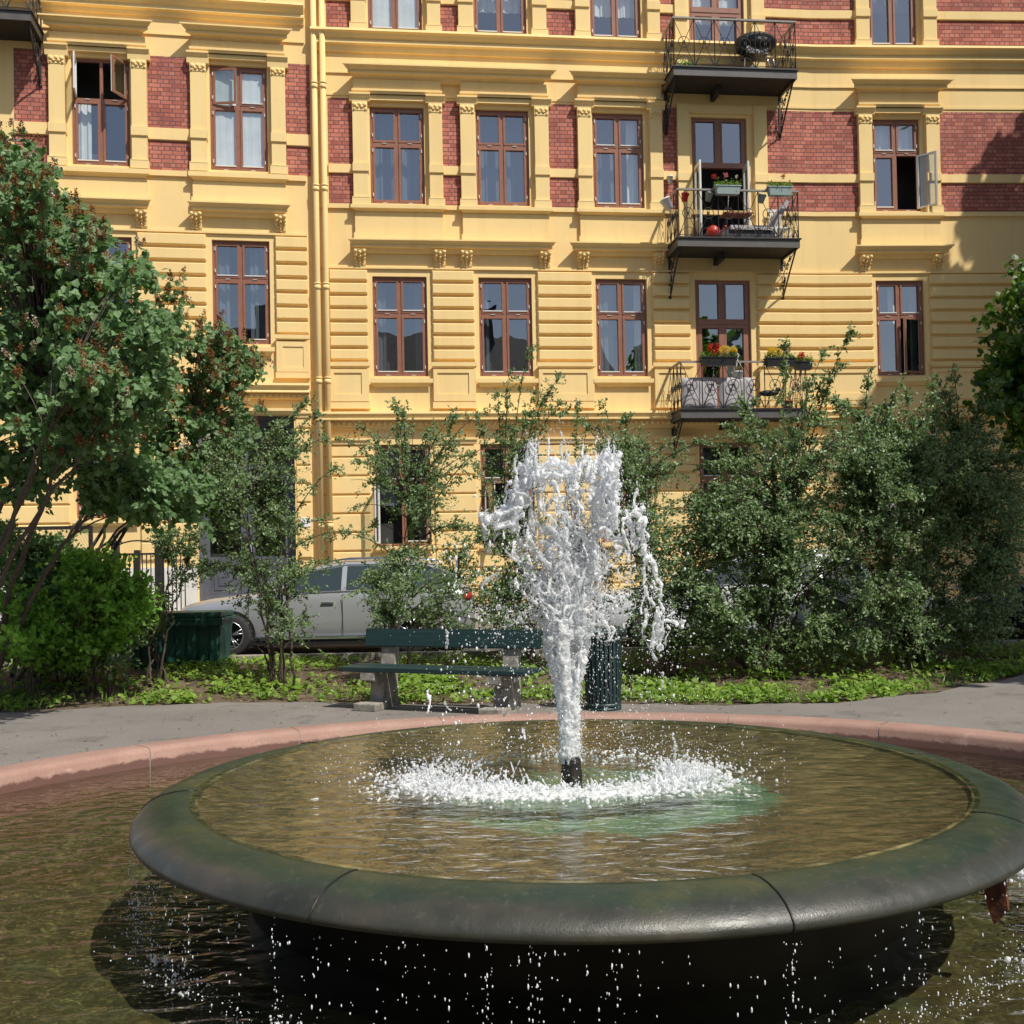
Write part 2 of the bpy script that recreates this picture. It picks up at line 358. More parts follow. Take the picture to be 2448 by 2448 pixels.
GOLD = 'stucco'
def window(bld, u0, u1, z0, z1, curtain=None, openings=(), strips=True, missing=(), tfrac=.375, label=None, interior=.9, bars2=False):
    """openings: (light index 0..3 = UL, UR, LL, LR, angle, white_inside)"""
    k = seg((u0+u1)/2); f = FB(); D0, D1 = -.15, -.075; w_ = .065; uc = (u0+u1)/2; zt = z1-tfrac*(z1-z0)
    f.fbox(u0, u0+w_, z0, z1, D0, D1); f.fbox(u1-w_, u1, z0, z1, D0, D1)
    f.fbox(u0+w_, u1-w_, z1-w_, z1, D0, D1-.002); f.fbox(u0+w_, u1-w_, z0, z0+w_*.9, D0, D1+.012)
    f.fbox(uc-.032, uc+.032, z0+w_*.9, z1-w_, D0, D1-.004)
    f.fbox(u0+w_, uc-.032, zt-.035, zt+.035, D0, D1+.004); f.fbox(uc+.032, u1-w_, zt-.035, zt+.035, D0, D1+.004)
    lights = [(u0+w_, uc-.032, zt+.035, z1-w_), (uc+.032, u1-w_, zt+.035, z1-w_), (u0+w_, uc-.032, z0+w_*.9, zt-.035), (uc+.032, u1-w_, z0+w_*.9, zt-.035)]
    opened = {o[0]: o for o in openings}; pn = FB(); st = FB(); s_ = .045; strip_l = []
    for i, (a, b_, c, d_) in enumerate(lights):
        if i in opened: continue
        f.fbox(a, a+s_, c, d_, D0+.01, D1+.016); f.fbox(b_-s_, b_, c, d_, D0+.01, D1+.016)
        f.fbox(a+s_, b_-s_, d_-s_, d_, D0+.01, D1+.014); f.fbox(a+s_, b_-s_, c, c+s_, D0+.01, D1+.014)
        pn.fquad([(a+s_, c+s_, D0+.035), (b_-s_, c+s_, D0+.035), (b_-s_, d_-s_, D0+.035), (a+s_, d_-s_, D0+.035)], k)
        if strips: strip_l.append((a+s_*.8, b_-s_*.8, c+s_, c+s_+.024, D0+.04, D1+.03))
    # hinges and catches
    for i, (a, b_, c, d_) in enumerate(lights):
        e = a-.012 if i % 2 == 0 else b_-.006
        for zz in (c+.12, d_-.16):
            f.fbox(e, e+.018, zz, zz+.075, D1, D1+.03, 1)
        f.fbox((a+b_)/2-.05, (a+b_)/2+.05, c-.03, c-.018, D1+.004, D1+.02, 1)
    o = f.build('window', [M['frame'], M['metalstrip']], bld)
    if label: o['label'] = label
    if pn.v: pn.build('pane', M['glass'], o)
    for sl_ in strip_l: st = FB(); st.fbox(*sl_); st.build('drip_strip', M['metalstrip'], o)
    r = FB(); a, b_, c, d_ = u0, u1, z0, z1; R = D0-interior
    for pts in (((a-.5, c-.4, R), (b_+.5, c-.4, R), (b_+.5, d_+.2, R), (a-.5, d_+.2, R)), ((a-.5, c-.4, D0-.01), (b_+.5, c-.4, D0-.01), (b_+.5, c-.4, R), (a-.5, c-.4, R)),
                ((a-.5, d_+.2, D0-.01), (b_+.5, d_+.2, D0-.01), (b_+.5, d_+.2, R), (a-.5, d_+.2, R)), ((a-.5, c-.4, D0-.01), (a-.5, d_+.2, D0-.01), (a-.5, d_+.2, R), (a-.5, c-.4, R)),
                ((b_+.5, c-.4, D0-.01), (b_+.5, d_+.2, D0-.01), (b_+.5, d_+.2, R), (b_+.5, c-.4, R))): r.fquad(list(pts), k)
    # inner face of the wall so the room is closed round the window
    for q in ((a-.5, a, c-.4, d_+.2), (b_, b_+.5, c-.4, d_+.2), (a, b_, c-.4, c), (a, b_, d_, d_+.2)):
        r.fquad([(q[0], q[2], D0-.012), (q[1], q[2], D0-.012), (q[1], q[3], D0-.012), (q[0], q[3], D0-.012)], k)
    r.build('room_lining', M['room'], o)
    if curtain:
        for (ca, cb, cz0, cz1, mt, dd) in curtain:
            c_ = FB(); n = max(8, int((cb-ca)*70)); ph = random.random()*9
            xs = [ca+(cb-ca)*i/n for i in range(n+1)]
            am = .1 if dd > -.2 else 1; vs = [(x, z, dd+am*(.022*math.sin(x*38+ph+.6*math.sin(z*3))+.01*math.sin(x*91))) for z in (cz0, (cz0+cz1)/2, cz1) for x in xs]
            c_.add([P(*q, k) for q in vs], [(j*(n+1)+i, j*(n+1)+i+1, (j+1)*(n+1)+i+1, (j+1)*(n+1)+i) for j in range(2) for i in range(n)], 0, True)
            c_.build('curtain', M[mt], o)
    for i, ang, white in openings:
        a, b_, c, d_ = lights[i]; side = 1 if i % 2 == 0 else -1; W = b_-a; org = (a if side == 1 else b_, D1+.01)
        q = FB(); t = .04
        for (x0, x1, zz0, zz1) in ((0, s_+.01, c, d_), (W-s_-.01, W, c, d_), (s_+.01, W-s_-.01, c, c+s_+.01), (s_+.01, W-s_-.01, d_-s_-.01, d_)):
            q.bars(org, ang, side, x0, x1, zz0+.004, zz1-.004, -.012, .006, 0)
            q.bars(org, ang, side, x0+.003, x1-.003, zz0+.007, zz1-.007, .006, .034, 1)
        q.bars(org, ang, side, s_, W-s_, c+s_, d_-s_, .008, .012, 2)
        q.build('open_sash', [M['frame'], M['whitepaint'], M['clearglass']], o)
    return o

def cornice_prof(z0, z1, D):
    h = z1-z0
    return [(z1+.03, 0), (z1, D), (z1-.12*h, D), (z1-.16*h, D*.88), (z1-.30*h, D*.80), (z1-.42*h, D*.66), (z1-.46*h, D*.70), (z1-.62*h, D*.70), (z1-.65*h, D*.40), (z1-.85*h, D*.30), (z0, D*.2), (z0, 0)]
def step_prof(z0, z1, D):
    h = z1-z0; return [(z1+.012, 0), (z1, D), (z0+.45*h, D), (z0+.35*h, D*.75), (z0, D*.35), (z0, 0)]
def console(bld, u0, u1, z0, z1):
    b = FB(); w_ = u1-u0; n = 10; pr = []
    for i in range(n+1):
        t = i/n; z = z1-(z1-z0)*t; pr.append((z, .03+.20*(1-t)**1.6+.02*math.sin(t*9)))
    b.mould(u0+.02, u1-.02, [(z1, 0)]+pr+[(z0, 0)], 0, False); uc = (u0+u1)/2
    for j, (zz, dd, r) in enumerate(((.88, .20, .045), (.66, .155, .04), (.46, .11, .033), (.28, .085, .026), (.12, .06, .02))):
        z = z0+(z1-z0)*zz
        for s in (-1, 0, 1):
            b.fball(uc+s*w_*.33*(1 if j < 3 else .7), z+(.0 if s else -.03), dd, r*(1 if s else .9), (1, 1, 1.15), 1)
    return b.build('bracket', M['stucco2'], bld)
def pilaster(bld, u0, u1, zb, zd0, zd1, zcap0, zcap1, ztop, plain=False):
    b = FB(); d = .13
    b.fbox(u0, u1, zb, zcap0, -.02, d)
    b.fbox(u0-.035, u1+.035, zb, zb+.17, .0, d+.03); b.mould(u0-.03, u1+.03, [(zb+.20, d), (zb+.19, d+.035), (zb+.17, d+.035), (zb+.17, d)], 0, False)
    b.block(u0-.02, u1+.02, zd0, zd1, d+.035, .008)
    b.fbox(u0-.005, u1+.005, zcap0, zcap1, 0, d+.012)
    if not plain:
        uc = (u0+u1)/2; w_ = (u1-u0)
        for s in (-1, 1):
            b.fball(uc+s*w_*.34, (zcap0+zcap1)/2+.02, d+.02, .05, (1, .7, 1.1)); b.fball(uc+s*w_*.15, (zcap0+zcap1)/2-.03, d+.02, .038, (1.2, .7, .8))
            b.fball(uc+s*w_*.38, zcap0+.03, d+.015, .03, (1, .7, 1))
        b.fball(uc, (zcap0+zcap1)/2+.03, d+.02, .045, (1, .8, 1.2))
    b.mould(u0-.07, u1+.07, [(ztop, 0), (ztop, d+.085), (ztop-.04, d+.085), (ztop-.05, d+.06), (ztop-.09, d+.05), (ztop-.10, d+.03), (zcap1, d+.012), (zcap1, 0)], 0, False)
    return b.build('pilaster', M['stucco2'], bld)

def brick_panel(bld, u0, u1, z0, z1, d=.006):
    b = FB()
    for a, e, k in spans(u0, u1): b.fquad([(a, z0, d), (e, z0, d), (e, z1, d), (a, z1, d)], k)
    return b.build('brick_panel', M['brick'], bld)

# ======================================================================= right-hand building
B = empty('apartment_building', P(3, 0, 0), label='long yellow stuccoed apartment block with red brick panels and iron balconies behind the fountain', cat='building')
cols = [(-3.05, -1.83), (-.655, .565), (2.05, 3.25), None, (8.77, 9.93)]
colsD = [(-3.06, -1.82), (-.685, .54), (2.06, 3.26), (4.42, 5.68), (8.80, 9.92)]
zB = (9.71, 11.92); zC = (5.80, 8.06); zD = (1.97, 4.26); zA = (13.63, 15.84)
doorU = (4.40, 5.73)
holes = []
for c in cols:
    if c: holes += [(c[0], c[1], *zB), (c[0], c[1], *zC), (c[0], c[1], *zA)]
holes += [(*doorU, 12.46, 15.3), (*doorU, 8.80, 11.88), (*doorU, 4.94, 8.06)]
for c in colsD: holes.append((c[0], c[1], *zD))
b = FB(); wall_sheet(b, UB[0]+.0, 15, .1, 17.5, holes)
# rusticated piers between the first-floor windows
piers = [(-4.02, -3.16), (-1.72, -.76), (.68, 1.96), (3.38, 4.27), (5.88, 8.68), (10.06, 15)]
for (a, e) in piers:
    for i in range(7):
        z1_ = 8.19-i*.2985; b.block(a, e, z1_-.2985+.058, z1_, .085, .028)
    b.mould(a-.04, e+.04, [(6.10, 0), (6.10, .13), (6.01, .13), (5.99, .10), (5.97, .09), (5.95, 0)], 0, True)
    pa, pe = a, e
    b.fbox(pa, pe, 5.07, 5.95, -.01, .085)
    # framed panel: four strips round a sunk field
    ia, ie, ip, iq = pa+.09, pe-.16, 5.38, 5.86
    for q in ((pa+.0, pe, iq, 5.94), (pa, pe, 5.22, ip), (pa, ia, ip, iq), (ie, pe, ip, iq)):
        b.fbox(*q, .08, .112)
    b.fbox(pa-.02, pe+.02, 5.06, 5.20, 0, .115)
# ground-floor rustication
gp = [(-4.25, -3.17), (-1.73, -.78), (.63, 1.97), (3.35, 4.33), (5.77, 8.71), (10.01, 15)]
lv = [4.25, 3.97, 3.545, 3.12, 2.70, 2.28, 1.86, 1.44, 1.02, .6]
for (a, e) in gp:
    for z1_, z0_ in zip(lv[1:-1], lv[2:]): b.block(a, e, z0_+.035, z1_, .055, .02)
    b.block(a, e, lv[1]+.03, 4.22, .055, .012)
    b.mould(a-.05, e+.05, [(4.40, 0), (4.40, .12), (4.35, .12), (4.34, .09), (4.27, .08), (4.25, .07), (4.25, 0)], 0, True)
for c in colsD:
    for z1_, z0_ in ((1.80, 1.44), (1.44, 1.02), (1.02, .6)): b.block(c[0]-.1, c[1]+.1, z0_+.035, z1_, .03, .02)
# band between brick storey and rustication
b.fbox(UB[0]+.02, 15, 8.22, 8.262, -.01, .05); b.fbox(UB[0]+.02, 15, 9.575, 9.675, -.01, .06)
b.fbox(UB[0]+.02, 15, 12.64, 12.67, -.01, .035)
for c0, c1 in ((-4.3, 15),): b.fbox(c0, c1, 12.14, 12.20, -.01, .02)
b.build('wall', M['stucco'], B)
# brick bands
bx = [(-3.98, -3.43), (-1.42, -1.01), (1.01, 1.69), (3.67, 4.04), (6.19, 8.41), (10.36, 15)]
for (a, e) in bx:
    brick_panel(B, a, e, 10.58, 12.08); brick_panel(B, a, e, 9.69, 10.37)
    brick_panel(B, a, e, 13.60, 14.28); brick_panel(B, a, e, 14.49, 16.0)
    q = FB(); q.block(a-.01, e+.01, 10.37, 10.58, .05, .01); q.build('string_course', M['stucco2'], B); q = FB(); q.block(a-.01, e+.01, 14.28, 14.49, .05, .01); q.build('string_course', M['stucco2'], B)
# string courses
q = FB(); q.mould(UB[0]+.02, 15, [(13.60, 0), (13.56, .26), (13.50, .28), (13.47, .22), (13.42, .19), (13.36, .13), (13.33, .16), (13.27, .16), (13.25, .09), (13.12, .05), (13.12, 0)], 0, False); q.build('string_course', M['stucco2'], B)
q = FB(); q.mould(UB[0]+.02, 15, [(4.99, 0), (4.97, .27), (4.92, .28), (4.90, .24), (4.83, .22), (4.82, .25), (4.79, .25), (4.78, .13), (4.66, .11), (4.65, .08), (4.60, .07), (4.60, 0)], 0, False); q.build('string_course', M['stucco2'], B)
q = FB(); u = UB[0]+.1
while u < 14:
    q.fball(u, 4.715, .14, .046, (1, .8, 1.25)); q.fball(u+.065, 4.715, .14, .014, (1, 1, 3.4)); u += .13
q.build('egg_ornament', M['stucco2'], B)
# pedimented window surrounds of the brick storey
pils = [((-3.43, -3.10), (-1.72, -1.42)), ((-1.01, -.69), (.69, 1.01)), ((1.69, 2.00), (3.38, 3.67)), ((8.41, 8.73), (10.04, 10.36))]
for (pa, pb) in pils:
    for p_ in (pa, pb):
        pilaster(B, *p_, 9.62, 10.38, 10.58, 11.76, 11.97, 12.14)
        pilaster(B, *p_, 13.56, 14.29, 14.49, 15.7, 15.9, 16.05)
    a, e = pa[0]+.02, pb[1]-.02
    q = FB(); q.fbox(a, e, 12.14, 12.47, -.01, .14)
    q.mould(a-.03, e+.03, [(12.24, .13), (12.23, .19), (12.19, .19), (12.18, .16), (12.14, .15), (12.14, 0)], 0, False)
    q.fbox(pa[1]+.05, pb[0]-.05, 12.02, 12.14, -.01, .10); q.build('frieze', M['stucco'], B)
    q = FB(); q.mould(a-.09, e+.09, step_prof(9.48, 9.625, .20), 0, True); q.build('window_sill', M['stucco2'], B)
    q = FB(); q.fbox(a, e, 8.82, 9.48, -.01, .10); q.fbox(a-.03, e+.03, 8.82, 9.01, .0, .125)
    q.build('apron', M['stucco'], B)
for (a, e) in ((-3.64, 1.19), (1.45, 3.92), (8.14, 10.63)):
    q = FB(); q.mould(a, e, cornice_prof(12.44, 12.72, .40), 0, True); q.build('cornice', M['stucco2'], B)
for (a, e) in ((-3.58, 1.12), (1.40, 3.82), (8.18, 10.57)):
    q = FB(); q.mould(a, e, cornice_prof(8.57, 8.83, .30), 0, True); q.build('cornice', M['stucco2'], B)
for (a, e) in ((-3.46, -3.17), (-1.67, -1.38), (-1.07, -.78), (.73, 1.02), (1.62, 1.90), (3.40, 3.66), (8.37, 8.65), (10.12, 10.40)): console(B, a, e, 8.27, 8.62)
for (a, e) in ((4.04, 4.32), (5.88, 6.19)): # plain surround beside the balcony doors
    for z0_, z1_ in ((8.83, 12.14), (12.6, 16)):
        q = FB(); q.fbox(a, e, z0_, z1_, -.01, .10); q.block(a-.02, e+.02, z0_+1.5, z0_+1.7, .13, .01); q.build('pilaster', M['stucco2'], B)
q = FB(); q.fbox(4.32, 5.88, 11.95, 12.14, -.01, .06); q.build('frieze', M['stucco2'], B)
# window sills of the lower storeys
for c in cols:
    if c:
        q = FB(); q.mould(c[0]-.10, c[1]+.10, step_prof(5.56, 5.73, .13), 0, True); q.build('window_sill', M['stucco2'], B)
for c in colsD:
    q = FB(); q.mould(c[0]-.08, c[1]+.08, step_prof(1.84, 1.96, .13), 0, True); q.build('window_sill', M['stucco2'], B)
# windows
cw = lambda a, e, z0_, z1_, m='curtain', dd=-.30: (a, e, z0_, z1_, m, dd)
wA = [[cw(-3.0, -1.88, 13.6, 15.8, 'curtain', -.128)], [cw(-.62, .52, 14.35, 15.8, 'curtain', -.4)], [cw(2.1, 3.2, 14.3, 15.8)], None, [cw(8.8, 9.9, 14.6, 15.8, 'curtainB')]]
wB = [[cw(-2.98, -1.9, 9.7, 11.9, 'curtainB', -.4)], [cw(-.6, .5, 9.7, 11.9, 'curtainB', -.4)], [cw(2.1, 2.8, 9.7, 11.9, 'curtainB', -.4), cw(2.9, 3.2, 9.7, 11.9, 'curtain')], None, [cw(8.8, 9.9, 11.2, 11.9, 'curtain')]]
wC = [[cw(-3.0, -2.75, 5.8, 8.0, 'curtainB'), cw(-2.1, -1.88, 5.8, 8.0, 'curtainB')], [cw(-.62, -.4, 5.8, 8.0, 'curtainB')], [cw(2.1, 2.5, 5.8, 8.0, 'curtainB'), cw(3.0, 3.2, 5.8, 8, 'curtain')], None, [cw(9.18, 9.34, 7.1, 8.0, 'curtain'), cw(9.7, 9.86, 5.8, 8.0, 'curtainB')]]
for i, c in enumerate(cols):
    if not c: continue
    window(B, *c, *zA, curtain=wA[i])
    window(B, *c, *zB, curtain=wB[i], openings=((3, 2.35, 1),) if i == 4 else (), strips=(i >= 2))
    window(B, *c, *zC, curtain=wC[i], openings=((3, .30, 0),) if i == 4 else ())
window(B, *colsD[0], *zD, openings=((2, 1.75, 1),), curtain=[cw(-3.0, -2.5, 2.9, 4.2, 'curtainB')])
window(B, *colsD[1], *zD, openings=((2, 1.2, 1),))
window(B, *colsD[2], *zD); window(B, *colsD[3], *zD, curtain=[cw(4.5, 4.95, 2.6, 4.2, 'curtainB')]); window(B, *colsD[4], *zD, curtain=[cw(8.9, 9.3, 2, 4.2, 'curtain')])
def balcony_door(z0, z1, open_door=False, curtain=None, tf=.30, kick=.55):
    u0, u1 = doorU; f = FB(); D0, D1 = -.15, -.07; uc = (u0+u1)/2; zt = z1-tf*(z1-z0); w_ = .075
    f.fbox(u0, u0+w_, z0, z1, D0, D1); f.fbox(u1-w_, u1, z0, z1, D0, D1); f.fbox(u0+w_, u1-w_, z1-w_, z1, D0, D1-.002)
    f.fbox(u0+w_, u1-w_, zt-.07, zt+.05, D0, D1+.02); f.fbox(uc-.05, uc+.05, zt+.05, z1-w_, D0, D1-.004)
    pn = FB(); st = FB(); k = 1
    for a, e in ((u0+w_, uc-.05), (uc+.05, u1-w_)):
        f.fbox(a, a+.04, zt+.05, z1-w_, D0, D1+.01); f.fbox(e-.04, e, zt+.05, z1-w_, D0, D1+.01)
        pn.fquad([(a+.04, zt+.05, -.12), (e-.04, zt+.05, -.12), (e-.04, z1-w_, -.12), (a+.04, z1-w_, -.12)], k)
        if not open_door:
            e2 = e+.05 if a < uc-.2 else e; a2 = a-.05 if a > uc else a
            f.fbox(a2, a2+.09, z0, zt-.07, D0, D1+.008); f.fbox(e2-.09, e2, z0, zt-.07, D0, D1+.008)
            f.fbox(a2+.09, e2-.09, zt-.16, zt-.07, D0, D1+.006); f.fbox(a2+.09, e2-.09, z0, z0+kick, D0+.02, D1-.012)
            f.fbox(a2+.09, e2-.09, z0+kick, z0+kick+.07, D0, D1+.006)
            st.fbox(a2+.09, e2-.09, z0+kick+.07, z0+kick+.10, D0+.03, D1+.03)
            pn.fquad([(a2+.09, z0+kick+.07, -.12), (e2-.09, z0+kick+.07, -.12), (e2-.09, zt-.16, -.12), (a2+.09, zt-.16, -.12)], k)
    o = f.build('balcony_door', M['frame'], B); pn.build('pane', M['glass'], o)
    if st.v: st.build('drip_strip', M['metalstrip'], o)
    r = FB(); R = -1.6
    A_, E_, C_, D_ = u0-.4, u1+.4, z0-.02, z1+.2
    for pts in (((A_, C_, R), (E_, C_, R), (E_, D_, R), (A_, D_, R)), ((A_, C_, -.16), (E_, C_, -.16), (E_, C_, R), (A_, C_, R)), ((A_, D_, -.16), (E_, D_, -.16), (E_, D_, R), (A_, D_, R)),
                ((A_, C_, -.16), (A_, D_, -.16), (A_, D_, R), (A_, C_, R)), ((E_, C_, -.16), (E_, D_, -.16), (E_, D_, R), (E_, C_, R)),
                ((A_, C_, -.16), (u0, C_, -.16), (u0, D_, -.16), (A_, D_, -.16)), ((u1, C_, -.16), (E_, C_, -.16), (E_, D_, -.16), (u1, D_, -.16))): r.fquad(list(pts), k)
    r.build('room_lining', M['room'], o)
    if open_door:
        for side, org, ang in ((1, (u0+w_, D1), 1.62), (-1, (u1-w_, D1), 1.45)):
            q = FB(); W = .55
            for (x0, x1, a_, b_) in ((0, .08, z0+.02, zt-.08), (W-.08, W, z0+.02, zt-.08), (.08, W-.08, z0+.02, z0+.6), (.08, W-.08, zt-.17, zt-.08)):
                q.bars(org, ang, side, x0, x1, a_, b_, -.02, .02, 1)
            q.bars(org, ang, side, .08, W-.08, z0+.6, zt-.17, -.003, .003, 2)
            q.build('open_leaf', [M['frame'], M['whitepaint'], M['glass']], o)
    if curtain:
        for (ca, cb, cz0, cz1, mt, dd) in curtain:
            c_ = FB(); n = 24; xs = [ca+(cb-ca)*i/n for i in range(n+1)]
            c_.add([P(x, z, dd+.02*math.sin(x*40+z), k) for z in (cz0, cz1) for x in xs], [(i, i+1, n+2+i, n+1+i) for i in range(n)], 0, True)
            c_.build('curtain', M[mt], o)
balcony_door(12.47, 15.3, curtain=[cw(4.5, 5.6, 14.2, 15.2)])
balcony_door(8.82, 11.88, open_door=True, tf=.36)
balcony_door(4.96, 8.06, tf=.31, curtain=[cw(5.15, 5.6, 5.6, 8, 'curtainB')])

def balcony(bld, u0, u1, zs, htop, zf, D=1.0, right=True, k=1, npan=6):
    """zs: slab underside, htop: height of the rail, zf: foot of the scroll brackets on the wall"""
    s = FB(); th = .20
    s.fbox(u0+.02, u1-.02, zs+.015, zs+th-.02, 0, D-.03, 1)
    s.fbox(u0, u1, zs, zs+th-.02, D-.03, D, 0); s.fbox(u0, u0+.03, zs, zs+th-.02, 0, D-.03, 0); s.fbox(u1-.03, u1, zs, zs+th-.02, 0, D-.03, 0)
    s.fbox(u0-.03, u1+.03, zs+th-.02, zs+th+.012, .0, D+.035, 2)
    s.fbox((u0+u1)/2-.30, (u0+u1)/2-.20, zs-.16, zs+.02, 0, .55, 1)
    sl = s.build('balcony', [M['fascia'], M['deck'], M['iron']], bld)
    z0 = zs+th+.012; r = FB(); pt = lambda u, z, d: P(u, z, d, k)
    def bar(a, e, r_=.007, n=4): r.tube([pt(*a), pt(*e)], r_, n, sm=False)
    def panel(f, W, x0, x1):
        """f(x,z)->(u,z,d) along one side"""
        h = htop-.03-z0; c = (x0+x1)/2; R = min(.125, (x1-x0)*.29); zc = z0+h*.52
        g = lambda x, z: pt(*f(x, z))
        for e in (x0, x1):
            for zz in (z0, htop-.02):
                dx, dz = e-c, zz-zc; l = math.hypot(dx, dz)
                r.tube([g(e, zz), g(c+dx/l*R*.3, zc+dz/l*R*.3)], .0075, 4, sm=False)
        r.tube([g(c+R*math.cos(t*math.pi/9), zc+R*math.sin(t*math.pi/9)) for t in range(19)], .009, 4, cap=False)
        for q in range(4):
            a = math.pi/4+q*math.pi/2; r.ball(g(c+.024*math.cos(a), zc+.024*math.sin(a)), .021, 0, 1)
        w2 = (x1-x0)*.42
        r.tube([g(c+w2*math.cos(t*math.pi/10), z0+h*.22*math.sin(t*math.pi/10)) for t in range(11)], .0075, 4, cap=False)
    front = lambda x, z: (x, z, D-.02)
    xs = [u0+.02+(u1-u0-.04)*i/npan for i in range(npan+1)]
    for x in xs: bar(front(x, z0), front(x, htop-.02), .012)
    for a, e in zip(xs[:-1], xs[1:]): panel(front, 1, a, e)
    for us in (u0+.02, u1-.02):
        side = lambda x, z, us=us: (us, z, x)
        ys = [.04+(D-.06)*i/3 for i in range(4)]
        for y in ys[:-1]: bar(side(y, z0), side(y, htop-.02), .010)
        for a, e in zip(ys[:-1], ys[1:]): panel(side, 1, a, e)
        bar(side(.02, z0+.05), side(D-.02, z0+.05), .008)
    bar(front(u0+.02, z0+.05), front(u1-.02, z0+.05), .008)
    r.build('railing', M['iron'], sl)
    h = FB(); h.fbox(u0-.005, u1+.005, htop-.02, htop+.018, D-.05, D+.012); h.fbox(u0-.005, u0+.05, htop-.02, htop+.018, .02, D-.05); h.fbox(u1-.05, u1+.005, htop-.02, htop+.018, .02, D-.05)
    h.build('handrail', M['ironlight'], sl)
    for us in (u0+.06, u1-.06):
        g = FB(); H = zs-zf; p_ = lambda d, z: pt(us, z, d)
        g.fbox(us-.022, us+.022, zf, zs, .0, .03); g.fbox(us-.022, us+.022, zs-.03, zs, .03, D-.06)
        g.tube([p_(D-.10, zs-.02), p_(D*.45, zf+H*.50), p_(.03, zf+.02)], .020, 5)
        g.tube([p_(.02, zf-.02), p_(.02, zf+.04)], .035, 6)
        def spiral(cd, cz, R, turns, a0, sgn=1, rr=.011):
            n = int(18*turns); g.tube([p_(cd+R*(1-.75*i/n)*math.cos(a0+sgn*2*math.pi*turns*i/n), cz+R*(1-.75*i/n)*math.sin(a0+sgn*2*math.pi*turns*i/n)) for i in range(n+1)], rr, 4, sm=False)
        spiral(.15, zs-H*.16, .09, 1.4, -math.pi/2); spiral(D*.55, zs-H*.13, .075, 1.4, -math.pi/2, -1); spiral(.35, zs-H*.27, .085, 1.3, 0)
        spiral(.14, zf+H*.42, .075, 1.4, math.pi/2, -1); spiral(.11, zf+H*.2, .05, 1.3, math.pi/2)
        g.tube([p_(.06, zf+H*.1), p_(.14, zf+H*.4), p_(.12, zf+H*.62), p_(.36, zs-H*.2), p_(D-.2, zs-.05)], .011, 4, sm=False)
        for q in range(7): g.ball(p_(.10+.42*q/7+.03*math.sin(q*3), zf+H*(.3+.09*q)), .022, 0, 1)
        g.build('scroll_bracket', M['iron'], sl)
    return sl
balcony(B, 3.73, 6.60, 12.40, 13.70, 11.45)
balcony(B, 3.74, 6.57, 8.55, 9.83, 7.62)
balcony(B, 3.73, 6.66, 4.70, 5.96, 3.85)
for uu in (-4.24,):
    pass
def downpipe(bld, u, d=.17):
    b = FB(); b.tube([P(u, .3, d, 1), P(u, 17.4, d, 1)], .064, 12)
    for z in (2.4, 5.6, 7.7, 9.9, 12.2, 14.2):
        b.tube([P(u, z, d, 1), P(u, z+.10, d, 1)], .073, 12); b.fbox(u-.012, u+.012, z+.12, z+.16, 0, d)
        b.tube([P(u, z+.12, d, 1), P(u, z+.15, d, 1)], .080, 12)
    return b.build('downpipe', M['stucco2'], bld)
downpipe(B, -4.07)
# roof mass above the picture
q = FB(); q.mould(UB[0], 15, [(18.1, 0), (18.0, .6), (17.8, .6), (17.6, .3), (17.4, .1), (17.4, 0)], 0, False); q.build('cornice', M['stucco2'], B)

# ======================================================================= left-hand building
A = empty('apartment_building', P(-9, 0, 0), label='yellow stuccoed apartment block left of the downpipes with a tall grey street door', cat='building')
cA = [(-9.45, -8.24), (-6.55, -5.31)]; zB2 = (10.35, 12.70); zC2 = (6.50, 8.80); zD2 = (2.68, 4.86); zA2 = (14.2, 16.4)
door = (-6.93, -4.83, .75, 4.93)
UL = -15.5
holes = [(c[0], c[1], *z) for c in cA for z in (zB2, zC2, zA2)]+[(cA[0][0], cA[0][1], *zD2), door]
cA0 = (-12.6, -11.4)
holes += [(*cA0, *zC2), (*cA0, 2.68, 4.86), (*cA0, 9.9, 12.7)]
b = FB(); wall_sheet(b, UL, UB[0]-.001, .1, 17.8, holes, .18)
for (a, e) in ((UL, -12.72), (-11.3, -9.57), (-8.13, -6.67), (-5.19, UB[0]-.13)):
    for i in range(7):
        z1_ = 8.90-i*.317; b.block(a, e, z1_-.317+.058, z1_, .085, .028)
    b.mould(a-.03, e+.03, [(6.70, 0), (6.70, .13), (6.61, .13), (6.59, .10), (6.57, 0)], 0, True)
    b.fbox(a, e, 5.80, 6.56, -.01, .075); ia, ie = a+.14, e-.12
    for q in ((a, e, 6.44, 6.55), (a, e, 5.88, 5.98), (a, ia, 5.98, 6.44), (ie, e, 5.98, 6.44)): b.fbox(*q, .07, .095)
    b.fbox(a-.02, e+.02, 5.74, 5.86, 0, .115)
lvA = [4.84, 4.61, 4.20, 3.79, 3.38, 2.96, 2.55, 2.14, 1.72]
for (a, e) in ((UL, -12.72), (-11.3, -9.57), (-8.12, -7.1), (-4.80, UB[0]-.13)):
    for z1_, z0_ in zip(lvA[:-1], lvA[1:]): b.block(a, e, z0_+.035, z1_, .055, .02)
    b.mould(a-.05, e+.05, [(5.0, 0), (5.0, .12), (4.95, .12), (4.93, .09), (4.87, .08), (4.85, .07), (4.85, 0)], 0, True)
b.fbox(UL, UB[0]-.13, 8.93, 8.975, -.01, .05); b.fbox(UL, UB[0]-.13, 10.16, 10.28, -.01, .06); b.fbox(UL, UB[0]-.13, 13.28, 13.31, -.01, .035)
